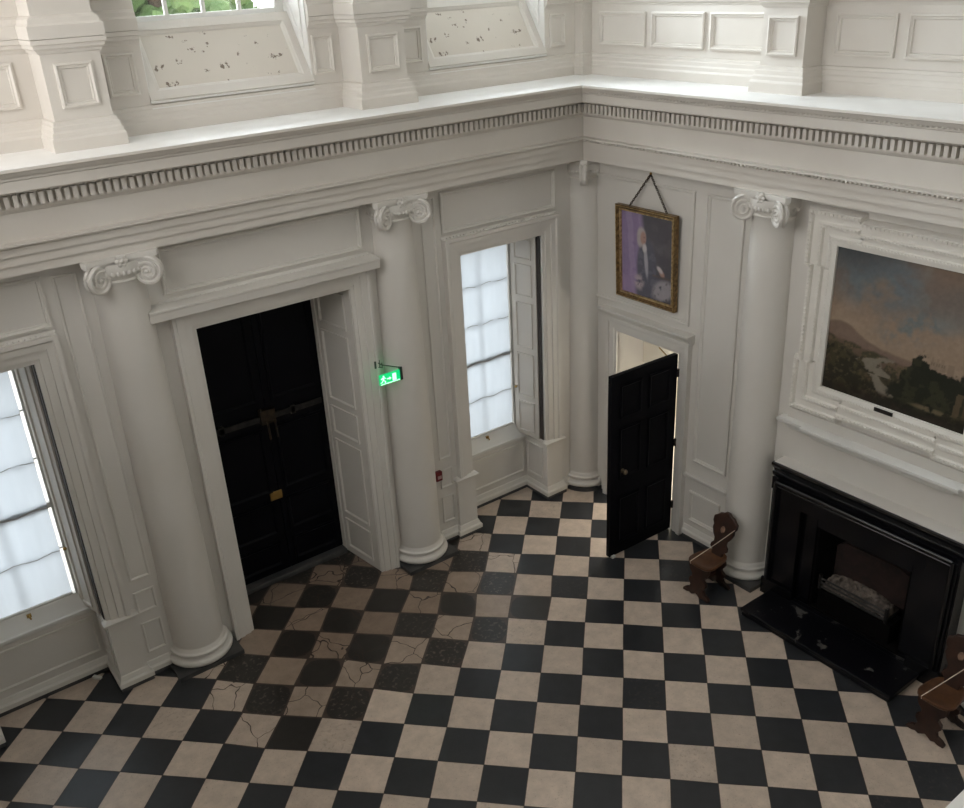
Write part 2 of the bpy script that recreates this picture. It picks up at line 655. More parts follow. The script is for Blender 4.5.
mb = MB()
XB = XW + 1.4
FY0, FY1, FZ = -12.3, -9.72, 2.72       # firebox opening
mb.box(XW, XB, JY1, YW, 0, 10.73)
mb.box(XW, XB, FY1, JY0, 0, 10.73)
mb.box(XW, XB, JY0, JY1, JZ, 10.73)
mb.box(XW, XB, FY0, FY1, FZ, 10.73)
mb.box(XW, XB, YE - 1.4, FY0, 0, 10.73)
mb.box(XW + 1.0, XB, FY0, FY1, 0, FZ)
mb.box(XW, XB, YE - 1.4, YW, 10.73, ZL - .02)
mb.box(XU, XB + .8, YE - 1.4, YU, ZL - .02, 21)
wall_right = struct('wall_right', mb, PAINT, 'cream panelled wall with the black fireplace and the small open door', 'wall')

mb = MB()
mb.box(XE - 1.4, XE, YE - 1.4, YB, 0, ZL - .02)
mb.box(XE - 1.4, XE, -27.4, -14, ZL - .02, 21)  # unseen upper part, shaped to let sky light in at one end
struct('wall_side', mb, PAINT, 'plain cream wall at the far left end of the hall', 'wall')
mb = MB()
mb.box(XE - 1.4, XB, YE - 1.4, YE, 0, ZL - .02)
struct('wall_near', mb, PAINT, 'cream wall under the gallery on the near side', 'wall')
mb = MB().box(XE - 1.4, XB + .8, -27.4, -26, ZL - .5, 21)  # unseen wall added to block light from behind
struct('wall_light_block', mb, PAINT, 'unseen plain cream wall behind the viewer, added to block light', 'wall')
mb = MB().box(XE - 1.4, XB + .8, -27.4, YE - 1.4, ZL - .5, ZL - .02)
struct('floor_gallery', mb, PAINT, 'gallery floor behind the viewer', 'floor')
mb = MB().box(XE - 1.4, XB + .8, -27.4, YB, 21, 21.5)
struct('ceiling', mb, WHITE, 'flat white ceiling above the hall', 'ceiling')

# ------------------------------------------------------------------ entablature
PATH = [(XW, YE), (XW, YW), (XE, YW), (XE, YE)]
ent = struct_root('trim_1', (XW, YW, 10.73), 'deep cream cornice with a dentil band running round the hall', 'cornice')
loop = [(XW, YE), (XW, YW), (XE, YW), (XE, YE)]
mb = MB().sweep(loop, [(-.02, 10.73), (.54, 10.73), (.54, 10.92), (.585, 10.93), (.585, 11.11), (.63, 11.12), (.63, 11.27), (.66, 11.28), (.68, 11.31), (.74, 11.33), (.74, 11.37), (.59, 11.39), (-.02, 11.39)], closed=True)
obj('architrave', mb, PAINTU, ent)
mb = MB().sweep(loop, [(-.02, 11.38), (.585, 11.38), (.585, 11.92), (.63, 11.95), (.67, 12.0), (.67, 12.33), (-.02, 12.33)], closed=True)
obj('frieze', mb, PAINTU, ent)
mb = MB().sweep(loop, [(-.02, 12.31), (.80, 12.31), (.84, 12.36), (1.04, 12.38), (1.04, 12.58), (1.08, 12.60), (1.09, 12.64), (1.15, 12.68), (1.21, 12.75), (1.25, 12.77), (1.25, ZL), (-.92, ZL), (-.92, 12.6), (-.02, 12.6)], closed=True)
obj('cornice', mb, PAINTU, ent)
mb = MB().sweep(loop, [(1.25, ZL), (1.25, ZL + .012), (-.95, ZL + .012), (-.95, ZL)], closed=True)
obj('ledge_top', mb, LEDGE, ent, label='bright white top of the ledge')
mb = MB()
dp = 0.156
x = XW - 0.72
while x > XE:
    mb.box(x - .088, x, YW - .66, YW - .80, 12.06, 12.28)
    x -= dp
y = YW - .86
while y > YE + .7:
    mb.box(XW - .66, XW - .80, y - .088, y, 12.06, 12.28)
    y -= dp
obj('dentil_course', mb, PAINTU, ent)
mb = MB()                                # small leaf moulding above the frieze of the architrave and under the cornice lip
for p, z, r in ((.70, 11.30, .028), (1.10, 12.66, .030)):
    y = YW - p - .05
    while y > -15:
        mb.ball((XW - p, y, z), r, 5, (1, 1.3, 1.2))
        y -= .105
obj('leaf_moulding', mb, PAINTU, ent, smooth=True)

# ------------------------------------------------------------------ baseboard and dark stone skirting
def side_path(c):
    return [(c + HW + .63, YW), (c + HW + .63, YW - .13), (c + HW, YW - .13), (c + HW, .13), (c - HW, .13), (c - HW, YW - .13), (c - HW - .63, YW - .13), (c - HW - .63, YW)]


BASEP = [(0, .12), (.11, .12), (.11, .24), (.09, .27), (.065, .29), (.05, .34), (.03, .40), (.0, .42)]
DARKP = [(0, 0), (.085, 0), (.085, .12), (0, .12)]
pl = [(XW - .62, YW)] + side_path(C2) + [(-2.88, YW)]
pl2 = [(-11.3, YW)] + side_path(C1) + [(XE, YW)]
mb, md = MB(), MB()
for p in (pl, pl2):
    mb.sweep(p, BASEP)
    md.sweep(p, DARKP)
bl = struct('baseboard_left', mb, PAINT, 'moulded cream skirting along the window wall', 'skirting')
obj('stone_skirting', md, SLATE, bl, label='dark stone strip under the skirting')
mb, md = MB(), MB()
for p in ([(XW, -6.7), (XW, -5.22)], [(XW, -1.62), (XW, -1.44)], [(XW, YE), (XW, -13.5)]):
    mb.sweep(p, BASEP)
    md.sweep(p, DARKP)
br = struct('baseboard_right', mb, PAINT, 'moulded cream skirting along the fireplace wall', 'skirting')
obj('stone_skirting', md, SLATE, br, label='dark stone strip under the skirting')

# ------------------------------------------------------------------ panel mouldings on the walls
PROF = [(0, 0), (.0, .055), (.04, .07), (.075, .035), (.10, .035), (.115, 0)]
PROFS = [(0, 0), (.0, .03), (.03, .04), (.055, .02), (.065, 0)]


def panel(parent, fn, a0, a1, z0, z1, prof=PROF, name='panel_moulding', m_=PAINT):
    mb = MB()
    mb.sweep([(a0, z0), (a1, z0), (a1, z1), (a0, z1)], prof, fn, closed=True)
    return obj(name, mb, m_, parent)


def strip(parent, fn, a0, a1, z0, prof, name, m_=PAINT):
    """horizontal moulding: prof is (up, out)"""
    mb = MB()
    n = len(prof)
    v = [fn(a0, z0 + u, d) for u, d in prof] + [fn(a1, z0 + u, d) for u, d in prof]
    f = [(i, (i + 1) % n, n + (i + 1) % n, n + i) for i in range(n)] + [tuple(range(n))[::-1], tuple(range(n, 2 * n))]
    mb.add(v, f)
    if name == 'carved_band':
        k = int((a1 - a0) / .11)
        for i in range(k):
            mb.ball(fn(a0 + (i + .5) * (a1 - a0) / k, z0 + .075, .06), .036, 5, (1, 1, 1.2))
    return obj(name, mb, m_, parent)


# left wall: over the windows and the door, and the narrow strips beside the columns
for c in (C1, C2):
    panel(wall_left, Lm, c - 1.97, c + 1.97, 9.40, 10.5)
    strip(wall_left, Lm, c - 2.0, c + 2.0, 9.20, [(0, 0), (0, .05), (.03, .07), (.07, .07), (.11, .03), (.13, 0)], 'carved_band')
panel(wall_left, Lm, -9.6, -4.55, 9.50, 10.55)
strip(wall_left, Lm, -9.75, -4.4, 9.26, [(0, 0), (0, .05), (.03, .08), (.08, .08), (.13, .03), (.15, 0)], 'carved_band')
for a0, a1 in ((-2.78, -2.34), (-11.78, -11.28)):
    panel(wall_left, Lm, a0, a1, 2.82, 10.45, PROFS)
    panel(wall_left, Lm, a0, a1, 1.86, 2.48, PROFS)
    panel(wall_left, Lm, a0, a1, .66, 1.56, PROFS)
# right wall
panel(wall_right, Rm, -5.02, -1.15, 6.62, 10.3)
panel(wall_right, Rm, -6.62, -5.42, 2.62, 10.3)
panel(wall_right, Rm, -6.5, -5.38, .62, 1.62)
strip(wall_right, Rm, -6.75, -5.2, 2.02, [(0, 0), (0, .05), (.05, .12), (.12, .14), (.15, .13), (.15, 0)], 'dado_rail')

# ------------------------------------------------------------------ columns
def column_base_profile():
    pr = [(.70, .12)]
    for i in range(9):
        a = -PI / 2 + PI * i / 8
        pr.append((.72 + .11 * math.cos(a), .22 + .10 * math.sin(a)))
    pr += [(.735, .325), (.70, .35), (.695, .385), (.725, .40)]
    for i in range(7):
        a = -PI / 2 + PI * i / 6
        pr.append((.70 + .05 * math.cos(a), .445 + .045 * math.sin(a)))
    pr += [(.69, .50), (.67, .53), (.64, .60)]
    return pr


def shaft_profile():
    pr = []
    for i in range(17):
        t = i / 16
        pr.append((.64 - .10 * t ** 1.7, .60 + (10.09 - .60) * t))
    pr += [(.555, 10.11), (.565, 10.14), (.58, 10.17), (.565, 10.20), (.54, 10.21)]
    return pr


def volute(mb, cx, cy, ang, cz=10.295, R=.30, hw=.085):
    """a scroll whose plane contains the vertical and the direction ang"""
    dx, dy = math.cos(ang), math.sin(ang)
    nx, ny = -dy, dx

    def P(u, v, w_):
        return (cx + dx * u + nx * w_, cy + dy * u + ny * w_, cz + v)

    n = 26
    for sgn in (-1, 1):
        ring = [P(R * .94 * math.cos(2 * PI * i / n), R * .94 * math.sin(2 * PI * i / n), sgn * hw * .72) for i in range(n)]
        mb.add(ring, [tuple(range(n))])
    rings = [[P(R * .94 * math.cos(2 * PI * i / n), R * .94 * math.sin(2 * PI * i / n), s_ * hw * .72) for i in range(n)] for s_ in (-1, 1)]
    mb.loft(rings)
    for sgn in (-1, 1):
        pts, rad = [], []
        N = 60
        for i in range(N + 1):
            t = i / N
            a = PI * .5 - t * 2 * PI * 2.35
            rr = R * (1 - .84 * t)
            pts.append(P(rr * math.cos(a), rr * math.sin(a), sgn * hw * .75))
            rad.append(.052 * (1 - .58 * t))
        mb.tube(pts, rad, 6)
        e = P(0, 0, sgn * hw * .85)
        mb.ball(e, .045, 6)
    # band over the top toward the abacus
    mb.loft([[P(-.34, .21, -hw), P(-.34, .21, hw), P(-.34, .27, hw), P(-.34, .27, -hw)],
             [P(0, .215, -hw), P(0, .215, hw), P(0, .275, hw), P(0, .275, -hw)]], cap=True)


def make_column(name, loc, label, quarter=False):
    """half column against a wall, room side towards -y"""
    t = thing(name, (0, 0, 0), label, 'column', 'ionic columns of the hall')
    a0, a1 = (PI, 1.5 * PI) if quarter else (PI, 2 * PI)
    n = 20 if quarter else 36
    mb = MB()
    if quarter:
        mb.lathe([(.0, 0), (.84, 0), (.84, .12), (0, .12)], a0=a0, a1=a1, n=16)
    else:
        mb.box(-.85, .85, -.80, -.0, 0, .12)
    obj('plinth', mb, SLATE, t, label='dark slate slab')
    obj('base', MB().lathe(column_base_profile(), a0=a0, a1=a1, n=n), PAINT, t, smooth=True)
    obj('shaft', MB().lathe(shaft_profile(), a0=a0, a1=a1, n=n), PAINT, t, smooth=True)
    cap = MB().lathe([(.54, 10.20), (.56, 10.23), (.60, 10.28), (.645, 10.36), (.66, 10.44), (.66, 10.5), (.66, 10.57)], a0=a0, a1=a1, n=n)
    cap = obj('capital', cap, PAINT, t, smooth=True)
    mb = MB()
    k = 8 if quarter else 17
    for i in range(k):
        a = a0 + (a1 - a0) * (i + .5) / k
        mb.ball((.625 * math.cos(a), .625 * math.sin(a), 10.36), .05, 6, (1, 1, 1.4))
    obj('egg_moulding', mb, PAINT, cap, smooth=True)
    # abacus with curved sides and cut corners
    pts = []
    if quarter:
        sides = [((-.80, .0), (-.60, -.52), True), ((-.52, -.60), (.0, -.80), True)]
        poly = [(0, 0), (-.62, 0)] + [(-.62 - .0 * i, -.1 * i) for i in range(1, 4)] + [(-.66, -.54), (-.60, -.62), (-.52, -.68)] + [(-.1 * i, -.63) for i in range(3, 0, -1)] + [(0, -.63)]
    else:
        poly = [(-.68, 0), (-.68, -.25), (-.74, -.50), (-.80, -.60), (-.72, -.70)]
        for i in range(9):
            u = -.60 + 1.2 * i / 8
            poly.append((u, -.70 + .10 * (1 - (u / .66) ** 2)))
        poly += [(.72, -.70), (.80, -.60), (.74, -.50), (.68, -.25), (.68, 0)]
    mb = MB().prism(poly, 10.62, 10.73)
    big = [(x_ * .95, y_ * .95) for x_, y_ in poly]
    mb.prism(big, 10.56, 10.62)
    obj('abacus', mb, PAINT, cap)
    vs = [(-.50, -.50, 1.25 * PI)] if quarter else [(-.505, -.565, PI + .52), (.505, -.565, 2 * PI - .52)]
    for vx, vy, an in vs:
        mb = MB()
        volute(mb, vx, vy, an)
        obj('volute', mb, PAINT, cap, smooth=True)
    if not quarter:
        mb = MB()
        mb.ball((0, -.66, 10.62), .055, 6)
        for i in range(6):
            a = 2 * PI * i / 6
            mb.ball((.085 * math.cos(a), -.645, 10.62 + .085 * math.sin(a)), .055, 6, (1, .6, 1))
        obj('rosette', mb, PAINT, cap, smooth=True)
    t.location = Vector(loc) * S
    return t


def dup(src, loc, rz, label):
    r = src.copy()
    COL.objects.link(r)
    r.location = Vector(loc) * S
    r.rotation_euler = (0, 0, rz)
    r['label'] = label
    for ch in list(src.children):
        c = ch.copy()
        COL.objects.link(c)
        c.parent = r
        for g in list(ch.children):
            d = g.copy()
            COL.objects.link(d)
            d.parent = c
    return r


colA = make_column('ionic_column', (-10.5, YW, 0), 'cream ionic half column left of the entrance door')
dup(colA, (-3.68, YW, 0), 0, 'cream ionic half column right of the entrance door, behind the green exit sign')
dup(colA, (XW, -7.48, 0), -PI / 2, 'cream ionic half column beside the fireplace, behind a wooden chair')
dup(colA, (XW, -14.5, 0), -PI / 2, 'cream ionic half column on the far side of the fireplace')
make_column('corner_column', (XW, YW, 0), 'slim cream ionic quarter column in the corner between window and small door', quarter=True)

# ------------------------------------------------------------------ lower windows
def lower_window(idx, c, label):
    wr = struct_root('window_%d' % idx, (c, .3, 1.9), label, 'window')
    # casing: moulded architrave standing on two pedestals
    mb = MB()
    z0 = 2.06
    mb.sweep([(c - HW, z0), (c - HW, 8.72), (c + HW, 8.72), (c + HW, z0)],
             [(0, -.06), (0, .05), (.10, .06), (.11, .10), (.28, .11), (.29, .15), (.42, .16), (.46, .20), (.55, .20), (.55, -.0)], Lm)
    obj('casing', mb, PAINT, wr)
    for s in (-1, 1):
        mb = MB()
        xa, xb = c + s * HW, c + s * (HW + .63)
        xa -= s * .015
        mb.box(xa, xb, YW - .13, .1, .1, 1.93)
        lo, hi = min(xa, xb), max(xa, xb)
        pa = [(hi, YW), (hi, YW - .13), (lo, YW - .13), (lo, YW)]
        mb.sweep(pa, [(0, 1.90), (.04, 1.92), (.05, 1.96), (.09, 1.98), (.09, 2.02), (0, 2.06), (-.2, 2.06)])
        obj('casing_pedestal', mb, PAINT, wr)
        # panelled reveal below the shutter
        mb = MB()
        xr = c + s * (HW - .015)
        mb.sweep([(YW + .08, .62), (.05, .62), (.05, 1.78), (YW + .08, 1.78)][::(1 if s > 0 else -1)], PROFS, lambda a, b, h: (xr - s * h, a, b), closed=True)
        obj('reveal_panel', mb, PAINT, wr)
        # folded shutter leaf against the reveal
        mb = MB()
        slim = idx == 1 and s > 0
        p0 = np.array([c + s * (HW - .26), .30])
        p1 = np.array([c + s * (HW - .06), YW + (.36 if slim else .19)])
        d = p1 - p0
        ln = np.linalg.norm(d)
        d /= ln
        nn = np.array([-d[1], d[0]])
        if nn[0] * s > 0:
            nn = -nn

        def SM(a, b, h):
            q = p0 + d * a + nn * h
            return (q[0], q[1], b)
        mb.prism([(0, 2.06), (ln, 2.06), (ln, 8.66), (0, 8.66)], -.07, 0, SM)
        for za, zb in (((2.2, 8.5),) if slim else ((2.2, 3.25), (3.45, 4.9), (5.1, 6.55), (6.75, 7.75), (7.9, 8.5))):
            mb.sweep([(.16, za), (ln - .16, za), (ln - .16, zb), (.16, zb)], [(0, 0), (0, .035), (.03, .035), (.05, .0)], SM, closed=True)
        sh = obj('shutter', mb, PAINTU, wr)
        mb = MB().box(c + s * HW, c + s * (HW - .02), YW + .04, YW + (.42 if slim else .25), 2.07, 8.7)  # dark strip painted on the reveal where the slot lies in shade
        obj('recess_shade_strip', mb, RECESS_SHADE, wr, label='dark strip painted for the shaded slot by the folded shutter')
        mb = MB().ball(SM(ln * .1, 3.7, .05), .045, 6)
        obj('shutter_knob', mb, BRASS, sh)
    # apron panel below the sill
    panel(wr, lambda a, b, h: (a, .13 - h, b), c - HW + .12, c + HW - .12, .62, 1.7, PROFS, 'apron_panel')
    mb = MB().prism([(.06, 1.88), (.06, 1.97), (.10, 1.99), (.36, 2.32), (.5, 2.32), (.5, 1.88)], c - HW, c + HW, lambda a, b, h: (h, a, b))
    mb.box(c - HW, c + HW, .09, .13, 1.84, 1.9)
    obj('sill', mb, WHITE, wr, bevel=.02)
    # sash frame and bars
    x0, x1 = c - HW + .18, c + HW - .18
    mb = MB()
    yf0, yf1 = .36, .52
    for xa, xb in ((c - HW, x0 + .12), (x1 - .12, c + HW)):
        mb.box(xa, xb, yf0, yf1, 1.99, 8.72)
    mb.box(x0 + .12, x1 - .12, yf0 + .01, yf1 - .01, 1.99, 2.34)
    mb.box(x0 + .12, x1 - .12, yf0 + .01, yf1 - .01, 8.5, 8.72)
    mb.box(x0 + .12, x1 - .12, yf0 + .03, yf1 - .01, 4.78, 4.92)
    sf = obj('sash_frame', mb, WHITE, wr)
    mb = MB()
    for k in (1,):
        xx = x0 + .12 + (x1 - x0 - .24) * k / 2
        mb.box(xx - .022, xx + .022, .47, .52, 2.34, 8.5)
    for k in (1, 3, 4):
        zz = 2.40 + (8.5 - 2.40) * k / 5
        mb.box(x0, x1, .47, .52, zz - .022, zz + .022)
    obj('glazing_bar', mb, WHITE, sf)
    obj('pane', MB().box(x0 + .1, x1 - .1, .455, .465, 2.34, 8.5), GLASS, sf)
    mb = MB()
    mb.box(c - .05, c + .05, .27, .34, 2.2, 2.28)
    mb.tube([(c, .28, 2.26), (c, .22, 2.24), (c + .02, .21, 2.18)], .02, 6)
    obj('sash_lift', mb, BRASS, sf)
    # blind: thin gathered fabric hung over each sash
    return wr


def blind(c, label):
    mb = MB()
    nx, nz = 24, 60
    x0, x1 = c - HW + .38, c + HW - .38
    zb, zt = 2.40, 8.5
    vs = []
    for j in range(nz + 1):
        for i in range(nx + 1):
            u, v = i / nx, j / nz
            y_ = .335 + .018 * math.sin(u * 23 + c) * (.4 + .6 * math.sin(v * 3)) + .012 * math.sin(v * 6 * 2 * PI)
            z_ = zb + (zt - zb) * v + (.04 * math.sin(u * 9 + c) * math.sin(v * PI))
            vs.append((x0 + (x1 - x0) * u, y_, z_))
    fs = [(j * (nx + 1) + i, j * (nx + 1) + i + 1, (j + 1) * (nx + 1) + i + 1, (j + 1) * (nx + 1) + i) for j in range(nz) for i in range(nx)]
    mb.add(vs, fs)
    o = obj('window_blind', mb, BLIND, smooth=True)
    tag(o, label, 'blind', 'sheer blinds on the lower windows')
    sm_ = mat('bar_shade', (0.42, 0.41, 0.40), None, .8)
    for k in (1, 2, 3, 4):                # dark lines painted as shade of the glazing bars behind
        md = MB()
        zz = zb + (zt - zb) * k / 5
        md.tube([(x0 + (x1 - x0) * i / 12, .325, zz + .03 * math.sin(i * 1.3 + k + c)) for i in range(13)], (.009 if k != 2 else .022), 5)
        obj('bar_shade_line', md, sm_, o)
    mr = MB().tube([(x0, .33, zb), (x1, .33, zb)], .035, 8)
    obj('bottom_bar', mr, WHITE, o)
    return o


lower_window(1, C1, 'tall lower window at the left edge, with sheer blind and cream casing')
lower_window(2, C2, 'tall lower window near the corner, with open panelled shutter')
blind(C1, 'sheer white blind on the window at the left edge')
blind(C2, 'sheer white blind on the window near the corner')

# ------------------------------------------------------------------ entrance door
dr = struct_root('door_1', ((DX0 + DX1) / 2, .9, 0), 'large black double entrance door in a deep cream doorway', 'door')
mb = MB()
mb.sweep([(DX0, 0.0), (DX0, DZ), (DX1, DZ), (DX1, 0.0)],
         [(0, -.04), (0, .08), (.09, .10), (.10, .13), (.27, .14), (.28, .17), (.44, .18), (.47, .21), (.54, .21), (.54, 0)], Lm)
obj('casing', mb, PAINT, dr)
strip(dr, Lm, -10.13, -4.34, 9.06, [(0, 0), (0, .40), (.02, .43), (.20, .45), (.23, .47), (.27, .47), (.30, .0)], 'hood_board')
for s, xf_, xb_ in ((-1, DX0, DX0 + .22), (1, DX1, DX1 - .22)):
    p0, p1 = np.array([xf_, YW - .04]), np.array([xb_, .90])
    d = p1 - p0
    ln = np.linalg.norm(d)
    d /= ln
    nn = np.array([-d[1], d[0]])
    if nn[0] * s > 0:
        nn = -nn

    def JM(a, b, h, p0=p0, d=d, nn=nn):
        q = p0 + d * a + nn * h
        return (q[0], q[1], b)
    mb = MB()
    mb.prism([(0, .02), (ln, .02), (ln, DZ), (0, DZ)], -.02, .015, JM)
    for za, zb in ((.25, 1.25), (1.45, 3.9), (4.1, 4.95), (5.15, 7.2), (7.4, 8.4)):
        mb.sweep([(.28, za), (ln - .30, za), (ln - .30, zb), (.28, zb)], [(0, .01), (0, .06), (.04, .06), (.07, .02), (.07, .01)], JM, closed=True)
    obj('panelled_jamb', mb, PAINT, dr)
    mb = MB().prism([(ln - .14, .02), (ln, .02), (ln, DZ), (ln - .14, DZ)], .015, .06, JM)
    obj('door_frame', mb, PAINT, dr)
xm = (DX0 + DX1) / 2
for s in (-1, 1):
    mb = MB()
    xa, xb = xm + s * .012, xm + s * 1.77
    mb.box(xa, xb, .90, 1.06, .16, DZ)
    lo, hi = min(xa, xb), max(xa, xb)
    for za, zb in ((.35, 1.15), (1.4, 2.5), (2.75, 4.75), (5.5, 8.3)):
        mb.sweep([(lo + .18, za), (hi - .18, za), (hi - .18, zb), (lo + .18, zb)], [(0, 0), (0, .05), (.05, .05), (.10, .01), (.10, 0)], lambda a, b, h: (a, .90 - h, b), closed=True)
    lf = obj('door_leaf', mb, BLACKDOOR, dr)
mb = MB().box(xm - 1.62, xm + 1.62, .80, .84, 4.98, 5.14)
for xx in (xm - 1.3, xm + .75):
    mb.box(xx - .06, xx + .06, .80, .90, 4.93, 5.19)
obj('locking_bar', mb, IRON, dr)
mb = MB()
mb.box(xm - .22, xm + .20, .74, .90, 4.90, 5.30)
for xx in (xm - .06, xm + .15):
    mb.tube([(xx, .72, 4.98), (xx + .01, .71, 4.45)], .028, 8)
mb.ball((xm - .2, .76, 5.34), .05, 6)
obj('lock_handle', mb, mat('tarnished_lock', (0.06, 0.04, 0.022), (0.02, 0.016, 0.012), .4, 14, metal=.6), dr)
obj('letter_plate', MB().box(-7.36, -7.0, .85, .90, 2.50, 2.76), BRASS, dr, bevel=.015, label='small brass plate')
mb = MB().box(DX0 + .28, DX1 - .28, .62, 1.3, 0, .16)
obj('door_sill', mb, SLATE, dr, bevel=.03)
mb = MB().box(DX0 + .2, DX1 - .2, 1.1, 1.5, 0, DZ + .1)
obj('outer_boarding', mb, SOOT, dr)

# ------------------------------------------------------------------ small door in the right wall
jd = struct_root('door_2', (XW, -3.5, 0), 'small black door standing open beneath the gilt portrait', 'door')
mb = MB()
mb.sweep([(JY1, 0), (JY1, JZ), (JY0, JZ), (JY0, 0)], [(0, -.05), (0, .06), (.08, .07), (.09, .10), (.26, .11), (.27, .15), (.36, .17), (.42, .17), (.42, 0)][::-1] if False else [(-o, h) for o, h in [(0, -.05), (0, .06), (.08, .07), (.09, .10), (.26, .11), (.27, .15), (.36, .17), (.42, .17), (.42, 0)]][::1], Rm)
obj('casing', mb, PAINT, jd)
strip(jd, Rm, -5.24, -1.72, 6.17, [(0, 0), (0, .16), (.04, .17), (.07, .22), (.12, .24), (.20, .30), (.25, .30), (.27, 0)], 'cornice')
strip(jd, Rm, -5.12, -1.84, 5.98, [(0, 0), (0, .12), (.2, .12), (.2, 0)], 'door_frieze')
mb = MB()
mb.box(XW, XB, JY0, JY0 - .02, 0, JZ)
mb.box(XW, XB, JY1, JY1 + .02, 0, JZ)
obj('door_lining', mb, PAINT, jd)
hx, hy = XW - .10, JY0 + .06
ux, uy = 0.36 - hx, -4.63 - hy
ln = math.hypot(ux, uy)
ux, uy = ux / ln, uy / ln


def DM(a, b, h):               # along the leaf, up, out of the face seen from the hall
    return (hx + ux * a - uy * h * 0 + (-(-uy)) * 0 + uy * h * -1 * 0 + 0 * h, hy + uy * a - h, b)


mb = MB()
mb.prism([(0, .05), (ln, .05), (ln, 5.76), (0, 5.76)], -.07, .07, DM)
for aa, ab in ((.30, ln / 2 - .14), (ln / 2 + .14, ln - .30)):
    for za, zb in ((.45, 1.95), (2.55, 4.15), (4.45, 5.45)):
        for sg in (1, -1):
            mb.sweep([(aa, za), (ab, za), (ab, zb), (aa, zb)], [(0, 0), (0, .035), (.04, .04), (.08, .01), (.08, 0)], lambda a, b, h, sg=sg: DM(a, b, sg * (.07 + h)), closed=True)
lf = obj('door_leaf', mb, BLACKDOOR, jd)
mb = MB().ball(DM(ln - .42, 2.80, .20), .075, 10)
mb.tube([DM(ln - .42, 2.80, .06), DM(ln - .42, 2.80, .18)], .03, 8)
mb.ball(DM(ln - .42, 2.80, .09), .07, 8, (1, .3, 1))
obj('door_knob', mb, mat('dull_brass_knob', (0.22, 0.17, 0.11), (0.15, 0.11, 0.07), .35, 10, metal=.8), lf, smooth=True)
obj('floor_bolt', MB().box(*[.42, .54], -4.76, -4.69, .0, .08), WHITE, lf)
for zz in (.9, 3.0, 5.2):
    obj('hinge', MB().tube([(hx + .01, hy - .1, zz - .12), (hx + .01, hy - .1, zz + .12)], .035, 8), IRON, jd)
obj('door_stay', MB().tube([(XW - .10, -4.06, 5.74), (2.46, -4.66, 5.80)], .022, 6), BRASS, jd)
# lobby behind the small door
mb = MB()
mb.box(XB, XB + 4.5, -5.6, -5.5, -.02, 8)
mb.box(XB, XB + 4.5, 1.2, 1.3, -.02, 8)
mb.box(XB + 4.4, XB + 4.5, -5.6, 1.3, -.02, 8)
mb.box(XB, XB + 4.5, -5.6, 1.3, 6.6, 6.7)
mb.box(XW, XB + 4.5, -5.6, 1.3, -.1, -.02)
mb.box(4.0, 4.12, JY0 + .02, JY1 - .02, 4.42, JZ)
struct('wall_lobby', mb, ROOMP, 'pale lobby seen through the small open door', 'wall')
pl_ = bpy.data.lights.new('passage_fill', 'POINT')  # added fill light hidden behind the door leaf, brightens the lobby panel
pl_.energy = 5
pl_.color = (1, .95, .86)
pl_.shadow_soft_size = .03
po_ = bpy.data.objects.new('passage_fill', pl_)
po_.location = Vector((3.4, -4.5, 5.0)) * S
COL.objects.link(po_)
area_light('lobby_fill', (XB + 2.2, -2.2, 6.4), (0, 0, 0), 2.5, 2.5, 60, (1, .96, .88))  # added light inside the lobby to brighten it, no window there

# ------------------------------------------------------------------ fireplace
fp = thing('fireplace', (XW - .3, -10.95, 0), 'black marble fireplace with a raised hearth on the right wall', 'fireplace')
XM = 2.47
ml, mr_ = -8.46, -13.40
mb = MB().box(1.22, XM + .2, -8.76, -12.96, 0, .16)
mb.box(1.19, XM, -8.73, -12.99, .13, .22)
obj('hearth', mb, HEARTHM, fp, bevel=.02)
for ya, yb in ((ml, -9.35), (mr_, -12.62)):
    mb = MB().box(XM, XW, ya, yb, 0, 3.6)
    lo, hi = min(ya, yb), max(ya, yb)
    mb.box(XM - .07, XM, lo - .03, hi + .03, 0, .5)
    mb.box(XM - .05, XM, ya + (.05 if ya > -10 else -.05) * -1, ya + (.22 if ya > -10 else -.22) * -1, .5, 3.5)
    obj('jamb', mb, MARBLE, fp, bevel=.015)
mb = MB().box(XM, XW, -9.35, -12.62, 2.95, 3.6)
mb.box(XM - .02, XM, ml + .02, mr_ - .0, 3.25, 3.6)
obj('frieze', mb, MARBLE, fp)
mb = MB()
pr = [(0, 3.50), (.03, 3.52), (.04, 3.58), (.06, 3.62), (.07, 3.68), (.07, 3.72), (.04, 3.74), (.05, 3.80), (.08, 3.86), (.10, 3.90), (.10, 3.97), (-.1, 3.97), (-.1, 3.5)]
mb.sweep([(XW, ml + .0), (XM + .1, ml + .0), (XM + .1, mr_), (XW, mr_)][::-1], pr)
obj('mantel_moulding', mb, POLISH, fp)
mb = MB().box(XM + .06, XW, ml + .06, mr_ - .06, 3.975, 4.0)
mb = MB()
for zz, xx, rr in ((3.52, XM - .10, .055), (3.40, XM - .06, .045)):
    mb.tube([(xx, ml - .16, zz), (xx, mr_ + .16, zz)], rr, 12)
    for yy in (ml - .16, mr_ + .16):
        mb.tube([(xx, yy, zz), (xx, yy, .52)], rr * .8, 12)
obj('bolection_moulding', mb, POLISH, fp, smooth=True)
mb = MB().box(XM + .06, XW, ml + .06, mr_ - .06, 3.975, 4.0)
obj('mantel_top', mb, PAINT, fp, label='pale painted top of the mantel')
for ya, yb, za, zb in ((-9.35, -9.75, .2, 2.95), (-12.28, -12.62, .2, 2.95), (-9.75, -12.28, 2.60, 2.95)):
    mb = MB().box(XM + .16, XW, ya, yb, za, zb)
    obj('slip', mb, MARBLE, fp, bevel=.02)
mb = MB()
mb.box(XM + .2, 3.9, -9.74, -12.29, .10, .21)
mb.box(3.55, 3.9, -9.76, -12.28, .21, 2.70)
